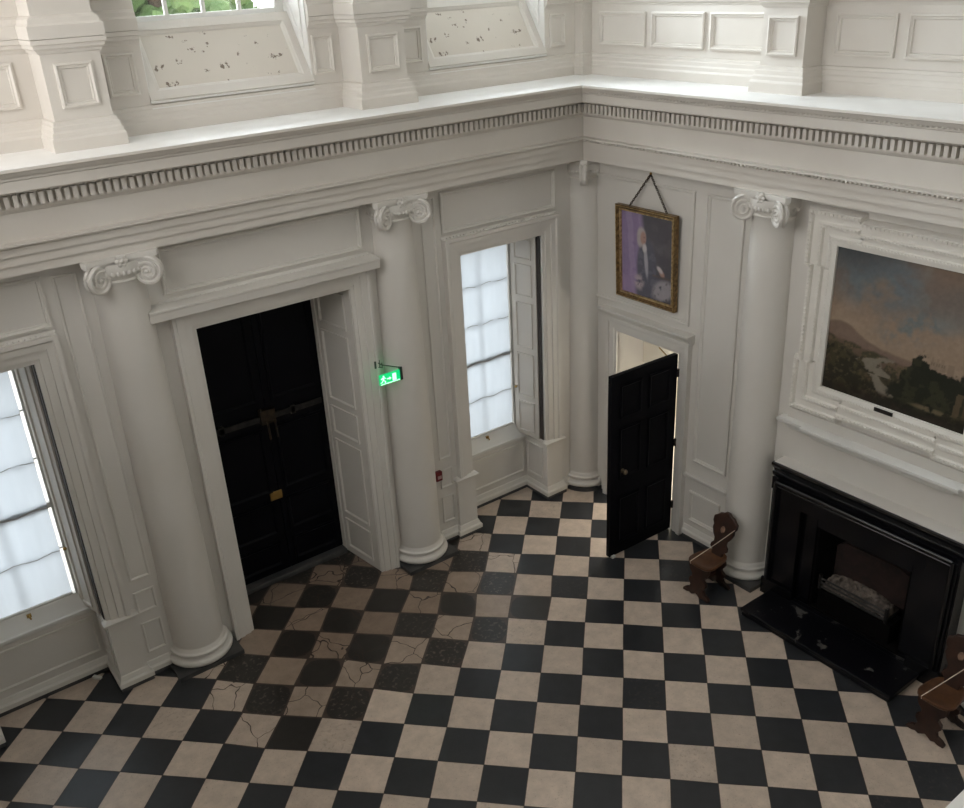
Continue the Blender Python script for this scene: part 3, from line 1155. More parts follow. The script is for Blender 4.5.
mb.prism([(2.7, -9.73), (2.7, -9.80), (3.55, -10.05), (3.9, -10.05), (3.9, -9.73)], .21, 2.70)
mb.prism([(2.7, -12.29), (2.7, -12.22), (3.55, -12.0), (3.9, -12.0), (3.9, -12.29)], .21, 2.70)
obj('firebox', mb, SOOT, fp)
mb = MB().prism([(-9.98, 1.0), (-12.05, 1.0), (-12.05, 1.95), (-11.6, 2.1), (-10.2, 2.05), (-9.98, 1.9)], 3.3, 3.5, lambda a, b, h: (h, a, b))
obj('fireback', mb, BRICK, fp, label='sooty red brick back')
mb = MB().box(2.74, 3.28, -9.95, -11.95, .22, .78)
obj('coal_bed', mb, SOOT, fp)
gr = thing('fire_grate', (3.1, -10.95, .78), 'low iron fire basket heaped with grey ash inside the black fireplace', 'grate')
for zz in (.86, .98, 1.10):
    obj('front_bar', MB().tube([(2.78, -9.95, zz), (2.78, -11.80, zz)], .026, 6), IRON, gr)
for yy in (-9.95, -11.80):
    obj('grate_post', MB().box(2.74, 2.82, yy - .04, yy + .04, .78, 1.22), IRON, gr, bevel=.01)
obj('grate_floor', MB().box(2.8, 3.4, -9.95, -11.80, .78, .84), IRON, gr)
mb = MB()
R_ = random.Random(3)
nx, ny = 14, 34
vs = []
for i in range(nx + 1):
    for j in range(ny + 1):
        u, v = i / nx, j / ny
        h = .86 + .36 * (math.sin(PI * u) ** .6) * (math.sin(PI * v) ** .35) + R_.uniform(-.04, .05)
        vs.append((2.81 + .58 * u, -9.98 - 1.8 * v, h))
mb.add(vs, [(i * (ny + 1) + j, i * (ny + 1) + j + 1, (i + 1) * (ny + 1) + j + 1, (i + 1) * (ny + 1) + j) for i in range(nx) for j in range(ny)])
ash = obj('ash_heap', mb, ASH)
tag(ash, 'heap of pale grey ash lying in the fire basket', 'ash')
ash['kind'] = 'stuff'

# ------------------------------------------------------------------ overmantel with landscape
def vnoise(x, y, seed=0):
    def h(i, j):
        n = (i * 374761393 + j * 668265263 + seed * 1442695) & 0xffffffff
        n = ((n ^ (n >> 13)) * 1274126177) & 0xffffffff
        return ((n ^ (n >> 16)) & 0xffff) / 65535.0
    i, j = np.floor(x).astype(np.int64), np.floor(y).astype(np.int64)
    fx, fy = x - i, y - j
    fx, fy = fx * fx * (3 - 2 * fx), fy * fy * (3 - 2 * fy)
    return (h(i, j) * (1 - fx) + h(i + 1, j) * fx) * (1 - fy) + (h(i, j + 1) * (1 - fx) + h(i + 1, j + 1) * fx) * fy


def fbm(x, y, seed=0, o=5):
    s, a, t = 0, .5, 0
    for k in range(o):
        s = s + a * vnoise(x * 2 ** k, y * 2 ** k, seed + k)
        t += a
        a *= .55
    return s / t


def sm(a, b, x):
    t = np.clip((x - a) / (b - a), 0, 1)
    return t * t * (3 - 2 * t)


def lay(C, col, mk):
    mk = np.clip(mk, 0, 1)[..., None]
    return C * (1 - mk) + np.array(col, float) * mk


def canvas(name, fn, corner, du, dv, nu, nv, parent, m_):
    """flat painted canvas: corner is the lower left seen from the room"""
    s_, t_ = np.meshgrid(np.linspace(0, 1, nu + 1), np.linspace(0, 1, nv + 1))
    C = fn(s_, t_)
    mb = MB()
    c0, du, dv = np.array(corner), np.array(du), np.array(dv)
    vs = [tuple(c0 + du * a + dv * b) for a, b in zip(s_.ravel(), t_.ravel())]
    fs = [(j * (nu + 1) + i, j * (nu + 1) + i + 1, (j + 1) * (nu + 1) + i + 1, (j + 1) * (nu + 1) + i) for j in range(nv) for i in range(nu)]
    mb.add(vs, fs)
    o = obj(name, mb, m_, parent)
    at = o.data.attributes.new('Col', 'FLOAT_COLOR', 'POINT')
    at.data.foreach_set('color', np.concatenate([np.clip(C, 0, 1).reshape(-1, 3), np.ones((C.shape[0] * C.shape[1], 1))], 1).astype(np.float32).ravel())
    return o


def blob(s_, t_, cs, ct, rs, rt, soft=.3, rot=0.0):
    ds, dt = s_ - cs, t_ - ct
    c, q = math.cos(rot), math.sin(rot)
    a, b = (ds * c + dt * q) / rs, (-ds * q + dt * c) / rt
    return 1 - sm(1 - soft, 1 + soft, np.sqrt(a * a + b * b))


def landscape(s_, t_):
    C = np.zeros(s_.shape + (3,))
    n = fbm(s_ * 4, t_ * 4, 1)
    n2 = fbm(s_ * 9, t_ * 9, 2)
    n3 = fbm(s_ * 22, t_ * 22, 5)
    n4 = fbm(s_ * 45, t_ * 45, 9)
    C[:] = (.21, .155, .115)
    C = lay(C, (.28, .205, .145), sm(.80, .45, t_) * .85)
    C = lay(C, (.125, .145, .155), blob(s_, t_, .30, .84, .34, .20, .5) * sm(.26, .5, n))
    C = lay(C, (.14, .155, .155), blob(s_, t_, .66, .66, .30, .12, .6, .55) * sm(.32, .52, n2))
    C = lay(C, (.13, .15, .155), blob(s_, t_, .88, .78, .20, .12, .6) * sm(.32, .52, n2) * .8)
    C = lay(C, (.15, .105, .08), sm(.48, .66, n) * sm(.55, .8, t_) * .7)
    C = lay(C, (.075, .08, .085), blob(s_, t_, .10, 1.0, .30, .12, .7))
    C = lay(C, (.33, .25, .185), sm(.50, .66, n2) * sm(.85, .45, t_) * .35)
    hill = .425 + .085 * np.exp(-((s_ - .10) / .16) ** 2) - .10 * s_ + .02 * (n2 - .5)
    C = lay(C, (.16, .108, .083), sm(.010, -.010, t_ - hill) * .9)
    far = .395 - .13 * s_ + .02 * (n3 - .5)
    C = lay(C, (.115, .08, .055), sm(.012, -.012, t_ - far))
    C = lay(C, (.055, .048, .026), sm(.012, -.012, t_ - far) * sm(.47, .56, n3))
    C = lay(C, (.13, .095, .055), sm(.012, -.012, t_ - far) * sm(.56, .64, n4) * .7)
    bank = .345 - .26 * s_ ** 1.2 + .05 * (n2 - .5)
    C = lay(C, (.024, .022, .013), sm(.02, -.02, t_ - bank))
    C = lay(C, (.062, .050, .025), sm(.02, -.02, t_ - bank) * sm(.48, .60, n3) * .8)
    C = lay(C, (.055, .031, .021), sm(.02, -.05, t_ - bank + .10) * sm(.46, .62, n2))
    C = lay(C, (.095, .07, .042), sm(.02, -.02, t_ - bank) * sm(.60, .68, n4) * .6)
    riv = np.where(t_ > .2, .36 + .22 * (t_ - .2) + .06 * np.sin(t_ * 40), .36 + .9 * (.2 - t_))
    rw = np.where(t_ > .2, .085 - .2 * (t_ - .2), .05 - .05 * np.abs(t_ - .13))
    C = lay(C, (.18, .155, .12), sm(.25, 0, np.abs(s_ - riv) / np.maximum(rw, .01) - .8 + 2.2 * (n3 - .5)) * sm(.07, .1, t_) * sm(.345, .325, t_))
    tree = np.maximum.reduce([blob(s_ + .10 * (n3 - .5), t_ + .12 * (n3 - .5) + .06 * (n4 - .5), a, b, c, d, .10) for a, b, c, d in
                              ((.66, .33, .07, .09), (.74, .25, .15, .11), (.60, .24, .07, .08), (.86, .21, .14, .12), (.66, .12, .2, .10), (.98, .33, .07, .07))])
    C = lay(C, (.015, .016, .010), tree)
    C = lay(C, (.040, .038, .020), tree * sm(.50, .62, n3) * .7)
    C = lay(C, (.225, .165, .12), ((np.abs(s_ - .765) < .05) & (t_ > .355) & (t_ < .425 + .012 * np.sign(np.sin(s_ * 200)))) * .85)
    C = lay(C, (.10, .07, .05), ((np.abs(np.mod(s_ * 60, 1) - .5) < .18) & (np.abs(s_ - .765) < .045) & (t_ > .385) & (t_ < .405)) * .6)
    C = lay(C, (.20, .145, .105), ((np.abs(s_ - .85) < .018) & (t_ > .35) & (t_ < .42)) * .7)
    C = lay(C, (.12, .085, .05), ((np.abs(s_ - .93 - .10 * (t_ - .2)) < .02) & (t_ > .09) & (t_ < .25)) * .7)
    C = lay(C, (.095, .066, .04), ((np.abs(s_ - .975) < .012) & (t_ > .10) & (t_ < .27)) * .7)
    C = lay(C, (.016, .013, .009), sm(.11, .03, t_ + .05 * (n2 - .5)) * .75)
    C = lay(C, (.13, .10, .06), blob(s_, t_, .77, .085, .12, .016, .5) * sm(.42, .58, n3))
    return C * (.85 + .30 * n4)[..., None]


CANV = attr_mat('oil_on_canvas', .5, .3, 120, .3)
CANVP = attr_mat('varnished_portrait', .35, .2, 120, .4)
om = thing('overmantel_painting', (2.75, -11.0, 5.5), 'large landscape painting in a stepped white stucco frame above the fireplace', 'painting')
a0, a1, b0, b1 = -12.72, -9.25, 6.28, 9.72


def eared(g, e, l):
    """rectangle grown by g with ears of size e and length l at the corners"""
    y0, y1, z0, z1 = a0 - g, a1 + g, b0 - g, b1 + g
    return [(y0, z0 + l), (y0 - e, z0 + l), (y0 - e, z0 - e), (y0 + l, z0 - e), (y0 + l, z0),
            (y1 - l, z0), (y1 - l, z0 - e), (y1 + e, z0 - e), (y1 + e, z0 + l), (y1, z0 + l),
            (y1, z1 - l), (y1 + e, z1 - l), (y1 + e, z1 + e), (y1 - l, z1 + e), (y1 - l, z1),
            (y0 + l, z1), (y0 + l, z1 + e), (y0 - e, z1 + e), (y0 - e, z1 - l), (y0, z1 - l)]


fr_spec = [(0, 0, .5, .03), (0, 0, .5, .11), (.10, .0, .5, .14), (.16, .03, .55, .14), (.18, .06, .6, .10), (.28, .08, .62, .10),
           (.30, .08, .64, .17), (.36, .09, .68, .18), (.39, .10, .72, .13), (.52, .11, .8, .14), (.54, .11, .82, .21), (.62, .12, .9, .21), (.66, .12, .95, .14), (.70, .12, 1.0, .03), (.70, .12, 1.0, -.01)]
mb = MB().loft([[Rm(y_, z_, d) for y_, z_ in eared(g, e, l * 1.3)] for g, e, l, d in fr_spec])
fr = obj('frame', mb, STUCCO, om)
mb = MB()


def studs(g, e, l, d, r, stepd):
    P = eared(g, e, l * 1.3)
    for i in range(len(P)):
        p, q = np.array(P[i]), np.array(P[(i + 1) % len(P)])
        L_ = np.linalg.norm(q - p)
        k = max(1, int(L_ / stepd))
        for j in range(k):
            t = (j + .5) / k
            y_, z_ = p + (q - p) * t
            mb.box(*sorted((XW - d - r, XW - d + .01)), y_ - r * .9, y_ + r * .9, z_ - r * .9, z_ + r * .9)


studs(.13, .01, .52, .14, .018, .075)
studs(.33, .085, .66, .175, .020, .08)
studs(.58, .115, .86, .21, .028, .10)
bd = obj('carved_beading', mb, STUCCO, fr)
bd['kind'] = 'stuff'
canvas('canvas', landscape, (XW - .045, a1, b0), (0, a0 - a1, 0), (0, 0, b1 - b0), 150, 150, om, CANV)
obj('name_plate', MB().box(XW - .14, XW - .165, -11.15, -10.7, 6.17, 6.26), IRON, om, label='small dark plate')
sh = thing('overmantel_shelf', (2.75, -11.0, 4.9), 'long white moulded ledge between the fireplace and the landscape painting', 'shelf')
pr = [(0, 4.86), (.03, 4.88), (.05, 4.94), (.10, 4.97), (.12, 5.02), (.20, 5.05), (.23, 5.10), (.23, 5.16), (0, 5.20)]
mb = MB().sweep([(XW, -13.72), (XW - .06, -13.72), (XW - .06, -12.75), (XW - .16, -12.75), (XW - .16, -9.22), (XW - .06, -9.22), (XW - .06, -8.48), (XW, -8.48)][::1], [(-o, h) for o, h in pr][::1])
shb = MB().sweep([(XW, -13.72), (XW - .06, -13.72), (XW - .06, -12.75), (XW - .16, -12.75), (XW - .16, -9.22), (XW - .06, -9.22), (XW - .06, -8.48), (XW, -8.48)], pr)
shb.box(XW - .16, XW, -12.75, -9.22, 4.86, 5.19)
shb.box(XW - .06, XW, -13.72, -8.48, 4.86, 5.19)
obj('ledge', shb, WHITE, sh)
mb = MB().box(XW - .10, XW, -13.55, -8.45, 5.19, 5.46)
obj('upstand', mb, PAINT, sh)

# ------------------------------------------------------------------ portrait
def portrait(s_, t_):
    n = fbm(s_ * 6, t_ * 8, 11)
    n2 = fbm(s_ * 18, t_ * 22, 12)
    C = np.zeros(s_.shape + (3,))
    C[:] = (.075, .065, .075)
    C = lay(C, (.13, .115, .125), blob(s_, t_, .78, .62, .3, .3, .7) * sm(.4, .7, n) * .6)
    cur = sm(.50, .38, s_ + .10 * (t_ - .5) + .05 * (n - .5))
    C = lay(C, (.225, .16, .275), cur)
    C = lay(C, (.32, .24, .37), cur * sm(.35, .7, .5 + .5 * np.sin(s_ * 26 + 3 * t_ + 2 * n)) * .55)
    C = lay(C, (.16, .10, .21), cur * sm(.6, .8, n) * .6)
    C = lay(C, (.30, .20, .34), sm(.45, .1, s_) * sm(.45, .1, t_) * .6)
    body = np.maximum(blob(s_, t_, .50, .36, .19, .36, .15), blob(s_, t_, .57, .08, .28, .24, .2))
    C = lay(C, (.085, .08, .105), body)
    C = lay(C, (.13, .12, .15), body * sm(.5, .65, n2) * .6)
    C = lay(C, (.36, .33, .36), blob(s_, t_, .49, .45, .035, .19, .4, .12))
    C = lay(C, (.42, .33, .34), blob(s_, t_, .35, .17, .085, .085, .6) * sm(.3, .6, n2))
    C = lay(C, (.30, .27, .29), blob(s_, t_, .82, .14, .20, .12, .3, .3) * sm(.3, .5, n2 + .1))
    C = lay(C, (.42, .36, .34), blob(s_, t_, .40, .735, .085, .105, .25))
    C = lay(C, (.40, .34, .33), blob(s_, t_, .375, .68, .06, .08, .3))
    C = lay(C, (.40, .235, .19), blob(s_, t_, .435, .715, .055, .078, .25))
    C = lay(C, (.22, .12, .10), blob(s_, t_, .455, .727, .020, .008, .5) * .8)
    C = lay(C, (.28, .13, .11), blob(s_, t_, .455, .675, .018, .008, .5) * .8)
    C = lay(C, (.55, .50, .50), blob(s_, t_, .46, .60, .04, .05, .4))
    C = lay(C, (.36, .21, .17), blob(s_, t_, .80, .345, .055, .035, .4, -.5))
    C = lay(C, (.50, .44, .44), blob(s_, t_, .76, .385, .06, .028, .4, -.5))
    C = lay(C, (.12, .08, .06), ((s_ > .62) & (t_ < .31) & (t_ > .285)) * .5)
    return C * (.9 + .2 * n2)[..., None]


pt = thing('framed_portrait', (XW - .1, -3.32, 6.88), 'gilt framed portrait of a person in white wig, hung by chain above small door', 'painting')
y0, y1, z0, z1 = -4.60, -2.37, 6.94, 9.62
tilt = .10


def PT(a, b, h):
    k = (b - z0) / (z1 - z0)
    return (XW - .05 - tilt * k - h, a, b)


mb = MB().sweep([(y0, z0), (y1, z0), (y1, z1), (y0, z1)], [(0, -.02), (0, .13), (.025, .15), (.05, .15), (.07, .10), (.11, .08), (.12, .02)], PT, closed=True)
f = obj('frame', mb, GOLD, pt)
mb = MB().sweep([(y0 + .115, z0 + .115), (y1 - .115, z0 + .115), (y1 - .115, z1 - .115), (y0 + .115, z1 - .115)], [(0, .02), (0, .085), (.02, .095), (.04, .085), (.05, .02)], PT, closed=True)
obj('gilt_edge', mb, GOLDB, f)
mb = MB().sweep([(y0 + .02, z0 + .02), (y1 - .02, z0 + .02), (y1 - .02, z1 - .02), (y0 + .02, z1 - .02)], [(0, .145), (.014, .16), (.028, .145)], PT, closed=True)
obj('gilt_edge', mb, GOLDB, f)
c0 = PT(y1 - .155, z0 + .155, .03)
c1 = PT(y1 - .155, z1 - .155, .03)
canvas('canvas', portrait, c0, (0, (y0 - y1) + .31, 0), (c1[0] - c0[0], 0, c1[2] - c0[2]), 90, 110, pt, CANVP)
obj('backing_board', MB().prism([(y0 + .05, z0 + .05), (y1 - .05, z0 + .05), (y1 - .05, z1 - .05), (y0 + .05, z1 - .05)], -.015, .015, PT), SOOT, pt)
mb = MB()
for ya in (-2.86, -4.24):
    A_, B_ = Vector(PT(ya, z1 + .0, .05)), Vector((XW - .03, -3.45, 10.52))
    k = 17
    for i in range(k):
        c = A_.lerp(B_, (i + .5) / k)
        d = (B_ - A_).normalized()
        u = d.cross(Vector((1, 0, 0))).normalized() if i % 2 else Vector((1, 0, 0))
        mb.tube([tuple(c + d * .040 * math.cos(q * PI / 5) + u * .026 * math.sin(q * PI / 5)) for q in range(10)], .013, 5, closed=True)
obj('chain', mb, mat('bronze_chain', (0.10, 0.075, 0.05), (0.04, 0.03, 0.022), .4, 30, metal=.5), pt)
obj('hook', MB().ball((XW - .03, -3.45, 10.54), .035, 6), BRASS, pt)

# ------------------------------------------------------------------ hall chairs
def hall_chair(cx, cy, label):
    t = thing('hall_chair', (cx, cy, 0), label, 'chair', 'carved wooden hall chairs')
    # seat: dished, with a bowed front
    outl = []
    for i in range(28):
        a = 2 * PI * i / 28
        ex = .50 * math.copysign(abs(math.cos(a)) ** .62, math.cos(a))
        ey = .40 * math.copysign(abs(math.sin(a)) ** .62, math.sin(a))
        outl.append((cx + ex, cy + ey * (1 + .14 * (-ex / .50))))
    ring = lambda k, z: [(cx + (x_ - cx) * k, cy + (y_ - cy) * k, z) for x_, y_ in outl]
    mb = MB().loft([ring(.05, .93), ring(.92, .93), ring(1.0, .97), ring(.99, 1.02), ring(.90, 1.03), ring(.78, 1.0), ring(.3, .985), ring(.03, .985)], cap=True)
    obj('seat', mb, WOODL, t, smooth=True, label='lighter worn oak seat')

    def slab(prof, fn, th):
        pol = [(y_, z_) for y_, z_ in prof] + [(-y_, z_) for y_, z_ in prof[::-1]]
        return MB().prism(pol, -th / 2, th / 2, fn)
    legp = [(.43, 0), (.44, .06), (.36, .13), (.25, .17), (.22, .28), (.29, .38), (.28, .48), (.20, .55), (.20, .63), (.29, .72), (.34, .82), (.34, .94)]
    legp = [(.14, 0), (.22, .03), (.30, .0)] + legp
    pol = legp
    for nm, xo, tl in (('front_support', -.33, -.10), ('rear_support', .27, .16)):
        mb = slab([(0, .10)] + pol, lambda a, b, h, xo=xo, tl=tl: (cx + xo + tl * (1 - b) + h, cy + a, b), .10)
        leg = obj(nm, mb, WOOD, t, bevel=.015)
    mb = MB().box(cx - .33, cx + .27, cy - .06, cy + .06, .42, .52)
    obj('stretcher', mb, WOOD, t)
    backp = [(.17, .98), (.18, 1.10), (.28, 1.16), (.27, 1.25), (.20, 1.32), (.21, 1.42), (.29, 1.52), (.35, 1.66), (.34, 1.76), (.39, 1.84), (.39, 1.97), (.31, 2.02), (.24, 2.09), (.13, 2.12), (.06, 2.18)]
    BMf = lambda a, b, h: (cx + .34 + .30 * (b - 1.0) + h, cy + a, b)
    bk = obj('backrest', slab(backp, BMf, .09), WOOD, t, bevel=.02)
    mb = MB()
    n = 18
    mb.add([BMf(.07 * math.cos(2 * PI * i / n), 1.72 + .10 * math.sin(2 * PI * i / n), -.055) for i in range(n)] + [BMf(.055 * math.cos(2 * PI * i / n), 1.72 + .08 * math.sin(2 * PI * i / n), -.065) for i in range(n)],
           [(i, (i + 1) % n, n + (i + 1) % n, n + i) for i in range(n)] + [tuple(range(n, 2 * n))])
    obj('painted_crest', mb, CRESTM, bk, label='small faded painted emblem')
    return t


def seat_cord(cx, cy, label):
    A_ = Vector((cx - .50, cy + .22, 1.04))
    B_ = Vector((cx + .57, cy - .36, 1.86))
    pts = [tuple(A_.lerp(B_, i / 10) - Vector((0, 0, .012 * math.sin(PI * i / 10)))) for i in range(11)]
    pts = [(cx - .47, cy + .22, .95)] + pts + [(cx + .64, cy - .36, 1.84)]
    o = obj('barrier_cord', MB().tube(pts, .009, 6), CORD)
    tag(o, label, 'cord', 'cords tied across the hall chairs')


hall_chair(1.38, -7.46, 'dark carved oak hall chair standing against the column left of the fireplace')
seat_cord(1.38, -7.46, 'white cord across the chair left of the fireplace')
hall_chair(1.36, -14.02, 'dark carved oak hall chair right of the fireplace, cut off by the picture edge')
seat_cord(1.36, -14.02, 'white cord across the chair right of the fireplace')

# ------------------------------------------------------------------ exit sign, red switch, floor block
ex = thing('exit_sign', (-4.4, -1.3, 5.95), 'small lit green emergency exit sign hung on a bracket by the entrance door', 'sign')
obj('sign_panel', MB().box(-4.72, -4.10, -1.32, -1.28, 5.96, 6.25), SIGNG, ex, label='glowing green panel')
mb = MB()
fx = lambda a, b: (-4.72 + .62 * a, 5.96 + .29 * b)


def sflat(pts):
    mb.prism([fx(a, b) for a, b in pts], -1.335, -1.32, lambda a, b, h: (a, h, b))


sflat([(.62, .18), (.62, .86), (.80, .86), (.80, .18)])                       # doorway
sflat([(.36, .46), (.36, .56), (.47, .56), (.47, .66), (.56, .51), (.47, .36), (.47, .46)])   # arrow
sflat([(.17, .80), (.15, .87), (.19, .92), (.23, .87), (.21, .80)])           # head of the running figure
sflat([(.14, .76), (.22, .76), (.31, .60), (.29, .56), (.21, .66), (.20, .48), (.28, .34), (.27, .20), (.23, .20), (.23, .33), (.16, .42), (.10, .26), (.03, .24), (.03, .30), (.08, .32), (.13, .48), (.13, .64), (.07, .56), (.04, .60)])
sflat([(.03, .06), (.97, .06), (.97, .12), (.03, .12)])
obj('sign_symbol', mb, SIGNW, ex, label='pale running figure, arrow and doorway')
obj('end_cap', MB().box(-4.10, -4.03, -1.34, -1.26, 5.96, 6.32), PLATE, ex)
mb = MB().tube([(-4.58, YW - .16, 6.50), (-4.50, -1.12, 6.44), (-4.07, -1.3, 6.30)], .016, 6)
mb.tube([(-4.58, YW - .16, 6.36), (-4.50, -1.12, 6.36), (-4.50, -1.12, 6.50)], .014, 6)
mb.box(-4.66, -4.50, YW - .16, YW - .20, 6.34, 6.54)
obj('bracket', mb, PLATE, ex)
rb = thing('call_point', (-2.85, YW - .06, 2.2), 'small dark red alarm box on the wall beside the column', 'alarm box')
obj('case', MB().box(-2.99, -2.78, YW - .14, YW, 2.22, 2.52), RED, rb, bevel=.02)
obj('face_plate', MB().box(-2.95, -2.82, YW - .15, YW - .14, 2.30, 2.40), REDW, rb)
wb = obj('door_wedge', MB().prism([(-13.06, -.02), (-12.92, -.20), (-12.84, -.16), (-12.98, .03)], 0.0, .07), WHITE, bevel=.01)
tag(wb, 'tiny white block on the floor by the left window', 'block')

# ------------------------------------------------------------------ upper storey
UP = [(XU, YE), (XU, -7.75), (3.02, -7.75), (3.02, -6.62), (XU, -6.62), (XU, -.27), (3.38, -.27), (3.38, YU), (-2.85, YU), (-2.85, -.85), (-4.10, -.85), (-4.10, YU),
      (-9.88, YU), (-9.88, -.85), (-11.0, -.85), (-11.0, YU), (XE, YU)]
up = struct_root('trim_2', (XU, YU, ZL), 'upper cream dado with pedestals standing on the cornice ledge', 'dado')
mb = MB().sweep(UP, [(0, ZL), (.16, ZL), (.16, 13.05), (.145, 13.08), (.13, 13.10), (.12, 13.18), (.09, 13.22), (.08, 13.30), (.06, 13.32), (.05, 13.38), (.0, 13.40)])
obj('dado_base', mb, PAINTU, up)
# the cap is interrupted by the window openings
runs = [UP[:8] + [(W4[1], YU)], [(W4[0], YU)] + UP[8:12] + [(W3[1], YU)], [(W3[0], YU)] + UP[12:]]
capp = [(0, 14.62), (.03, 14.63), (.05, 14.68), (.10, 14.72), (.10, 14.78), (.14, 14.80), (.14, 14.88), (0, 14.90)]
base2 = [(0, 14.89), (.14, 14.89), (.14, 15.12), (.10, 15.16), (.08, 15.24), (.04, 15.28), (0, 15.30)]
runs = [[(XU, YE), (XU, -7.75), (3.02, -7.75), (3.02, -6.62), (XU, -6.62), (XU, -.27), (3.38, -.27), (3.38, YU), (W4[1], YU)],
        [(W4[0], YU), (-2.85, YU), (-2.85, -.85), (-4.10, -.85), (-4.10, YU), (W3[1], YU)],
        [(W3[0], YU), (-9.88, YU), (-9.88, -.85), (-11.0, -.85), (-11.0, YU), (XE, YU)]]
mb, mb2 = MB(), MB()
for r_ in runs:
    mb.sweep(r_, capp)
    mb2.sweep(r_, base2)
obj('dado_cap', mb, PAINTU, up)
obj('upper_base', mb2, PAINTU, up)
for nm, bx in (('pedestal', (3.02, XU, -7.75, -6.62)), ('pedestal', (3.38, XU, -.27, YU)), ('pedestal', (-4.10, -2.85, -.85, YU)), ('pedestal', (-11.0, -9.88, -.85, YU))):
    mb = MB().box(*bx, ZL, 20.9)
    pd = obj(nm, mb, PAINTU, up)
    if bx[0] < 0:
        panel(pd, lambda a, b, h: (a, -.85 - h, b), bx[0] + .20, bx[1] - .20, 13.62, 14.45, PROF, m_=PAINTU)
    elif bx[3] < -1:
        panel(pd, lambda a, b, h: (3.02 - h, a, b), bx[2] + .17, bx[3] - .17, 13.62, 14.45, PROF, m_=PAINTU)
# the wall skins of the upper storey (dimmed cream) and their panels
mb = MB()
for x0, x1 in ((XE, W3[0]), (W3[1], W4[0]), (W4[1], XU)):
    mb.box(x0, x1, YU - .012, YU + .05, ZL, 20.9)
mb.box(XU - .012, XU + .05, YE, YU, ZL, 20.9)
skin = obj('upper_wall_face', mb, PAINTU, up)
LUs = lambda a, b, h: (a, YU - .012 - h, b)
RUs = lambda a, b, h: (XU - .012 - h, a, b)
for x0, x1 in ((-12.4, -11.35), (-9.62, -8.98), (-4.84, -4.30), (-2.66, -1.80), (2.42, 3.0)):
    panel(skin, LUs, x0, x1, 13.62, 14.48, PROF, m_=PAINTU)
    panel(skin, LUs, x0, x1, 15.5, 18.5, PROF, m_=PAINTU)
for y0_, y1_ in ((-2.36, -.62), (-4.36, -2.58), (-6.30, -4.55), (-9.47, -8.05), (-11.4, -9.72), (-13.3, -11.65)):
    panel(skin, RUs, y0_, y1_, 13.60, 14.47, PROF, m_=PAINTU)
    panel(skin, RUs, y0_, y1_, 15.5, 18.5, PROF, m_=PAINTU)


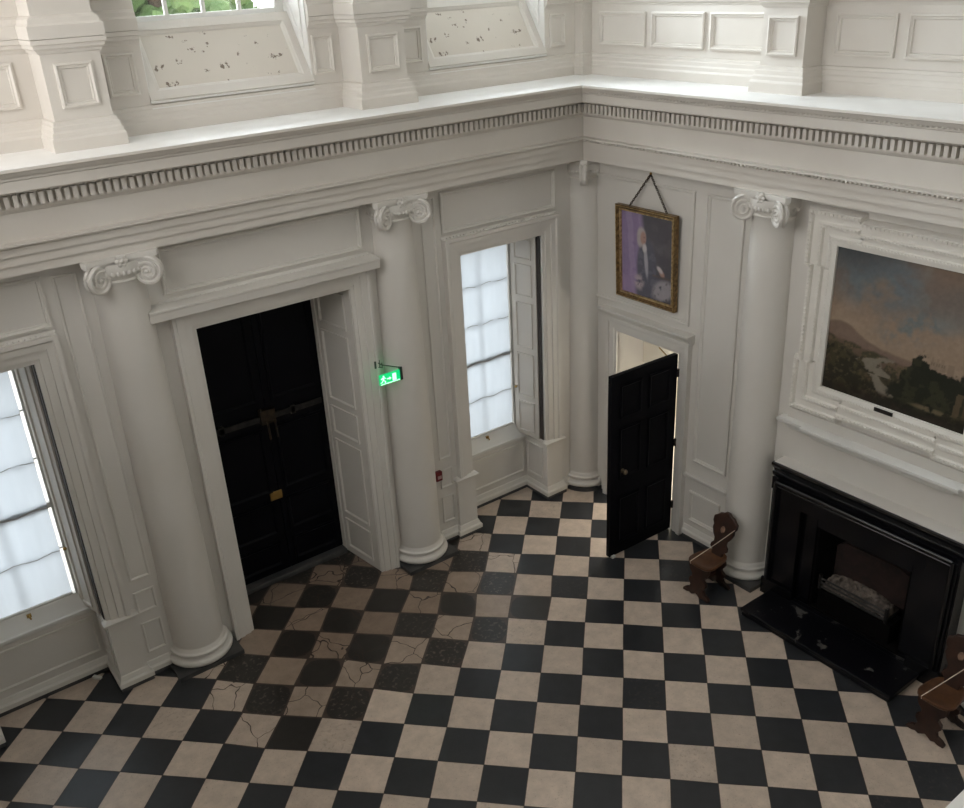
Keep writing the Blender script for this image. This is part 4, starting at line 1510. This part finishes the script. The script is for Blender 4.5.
def upper_window(idx, rng_, label):
    x0, x1 = rng_
    wr = struct_root('window_%d' % idx, ((x0 + x1) / 2, 1.1, 15), label, 'window')
    p0, p1 = np.array([YU - .02, 13.44]), np.array([1.06, 14.95])
    d = p1 - p0
    ln_ = np.linalg.norm(d)
    d /= ln_
    n_ = np.array([-d[1], d[0]])

    def AM(a, b, h):
        q = p0 + d * b + n_ * h
        return (a, q[0], q[1])
    mb = MB()
    mb.prism([(x0, 0), (x1, 0), (x1, ln_), (x0, ln_)], -.05, .02, AM)
    ap = obj('sloping_apron', mb, APRON, wr)
    mb = MB().sweep([(x0, .0), (x1, .0), (x1, ln_), (x0, ln_)], [(0, .02), (0, .09), (.20, .09), (.22, .07), (.26, .05), (.29, .02)], AM, closed=True)
    obj('apron_frame', mb, PAINTU, ap)
    mb = MB().tube([(x0, YU - .03, 13.44), (x1, YU - .03, 13.44)], .035, 6)
    obj('apron_bead', mb, WHITE, wr)
    mb = MB().tube([(x0, YU - .05, 13.30), (x1, YU - .05, 13.30)], .03, 6)
    obj('apron_bead', mb, WHITE, wr)
    # sill and sash
    mb = MB().box(x0, x1, 1.0, YB + .1, 14.92, 14.98)
    obj('sill', mb, WHITE, wr, bevel=.02)
    mb = MB()
    mb.box(x0, x0 + .22, 1.16, 1.32, 14.98, 19.6)
    mb.box(x1 - .22, x1, 1.16, 1.32, 14.98, 19.6)
    mb.box(x0 + .22, x1 - .22, 1.17, 1.31, 14.98, 15.10)
    mb.box(x0 + .22, x1 - .22, 1.17, 1.31, 19.4, 19.6)
    sf = obj('sash_frame', mb, WHITE, wr)
    mb = MB()
    for k in (1, 2, 3):
        xx = x0 + .22 + (x1 - x0 - .44) * k / 4
        mb.box(xx - .04, xx + .04, 1.20, 1.28, 15.10, 19.4)
    for k in (1, 2, 3, 4):
        zz = 15.10 + 4.3 * k / 5
        mb.box(x0 + .2, x1 - .2, 1.20, 1.28, zz - .04, zz + .04)
    obj('glazing_bar', mb, WHITE, sf)
    obj('pane', MB().box(x0 + .2, x1 - .2, 1.235, 1.245, 15.10, 19.4), GLASS, sf)
    for s, xr in ((1, x1), (-1, x0)):
        mb = MB()
        mb.prism([(YU, 13.4), (YU, 19.6), (1.16, 19.6), (1.16, 15.05)], -.0, .02, lambda a, b, h: (xr - s * h, a, b))
        mb.sweep([(.28, 14.2), (.28, 19), (.9, 19), (.9, 15.15)][::(1 if s < 0 else -1)], PROFS, lambda a, b, h: (xr - s * (.02 + h), a, b), closed=True)
        obj('reveal_panel', mb, WHITE, wr)


upper_window(3, W3, 'upper window above the entrance door, with flaking sloping sill panel')
upper_window(4, W4, 'upper window nearest the corner, with flaking sloping sill panel')

# ------------------------------------------------------------------ outside: trees beyond the upper windows
mb = MB().add([(-200, 4, -3), (200, 4, -3), (200, 300, -3), (-200, 300, -3)], [(0, 1, 2, 3)])
struct('ground', mb, GRASS, 'pale gravel ground outside the windows', 'ground')


def tree(x, y, h, label, seed):
    t = thing('garden_tree', (x, y, -3), label, 'tree', 'trees outside the upper windows')
    R2 = random.Random(seed)
    obj('trunk', MB().tube([(x, y, -3), (x + .3, y, h * .3), (x, y + .2, h * .7)], [.9, .7, .4], 8), BARK, t)
    mb = MB()
    for k in range(90):
        a, rr = R2.uniform(0, 2 * PI), R2.uniform(0, 5.0)
        mb.ball((x + rr * math.cos(a), y + rr * math.sin(a), h * R2.uniform(.35, 1)), R2.uniform(.7, 1.5), 7, (1, 1, R2.uniform(.7, 1)))
    for i in range(len(mb.v)):
        px, py, pz = mb.v[i]
        mb.v[i] = (px + R2.uniform(-.2, .2), py + R2.uniform(-.2, .2), pz + R2.uniform(-.2, .2))
    obj('foliage', mb, LEAF, t)


tree(10.5, 56, 26, 'leafy green tree seen through the left panes of the window above the entrance door', 1)
tree(21, 70, 28, 'leafy green tree outside the right panes of the window above the entrance door', 2)
tree(36, 57, 25, 'leafy green tree outside the left panes of the corner upper window', 3)
tree(48, 71, 27, 'leafy green tree outside the right panes of the corner upper window', 4)
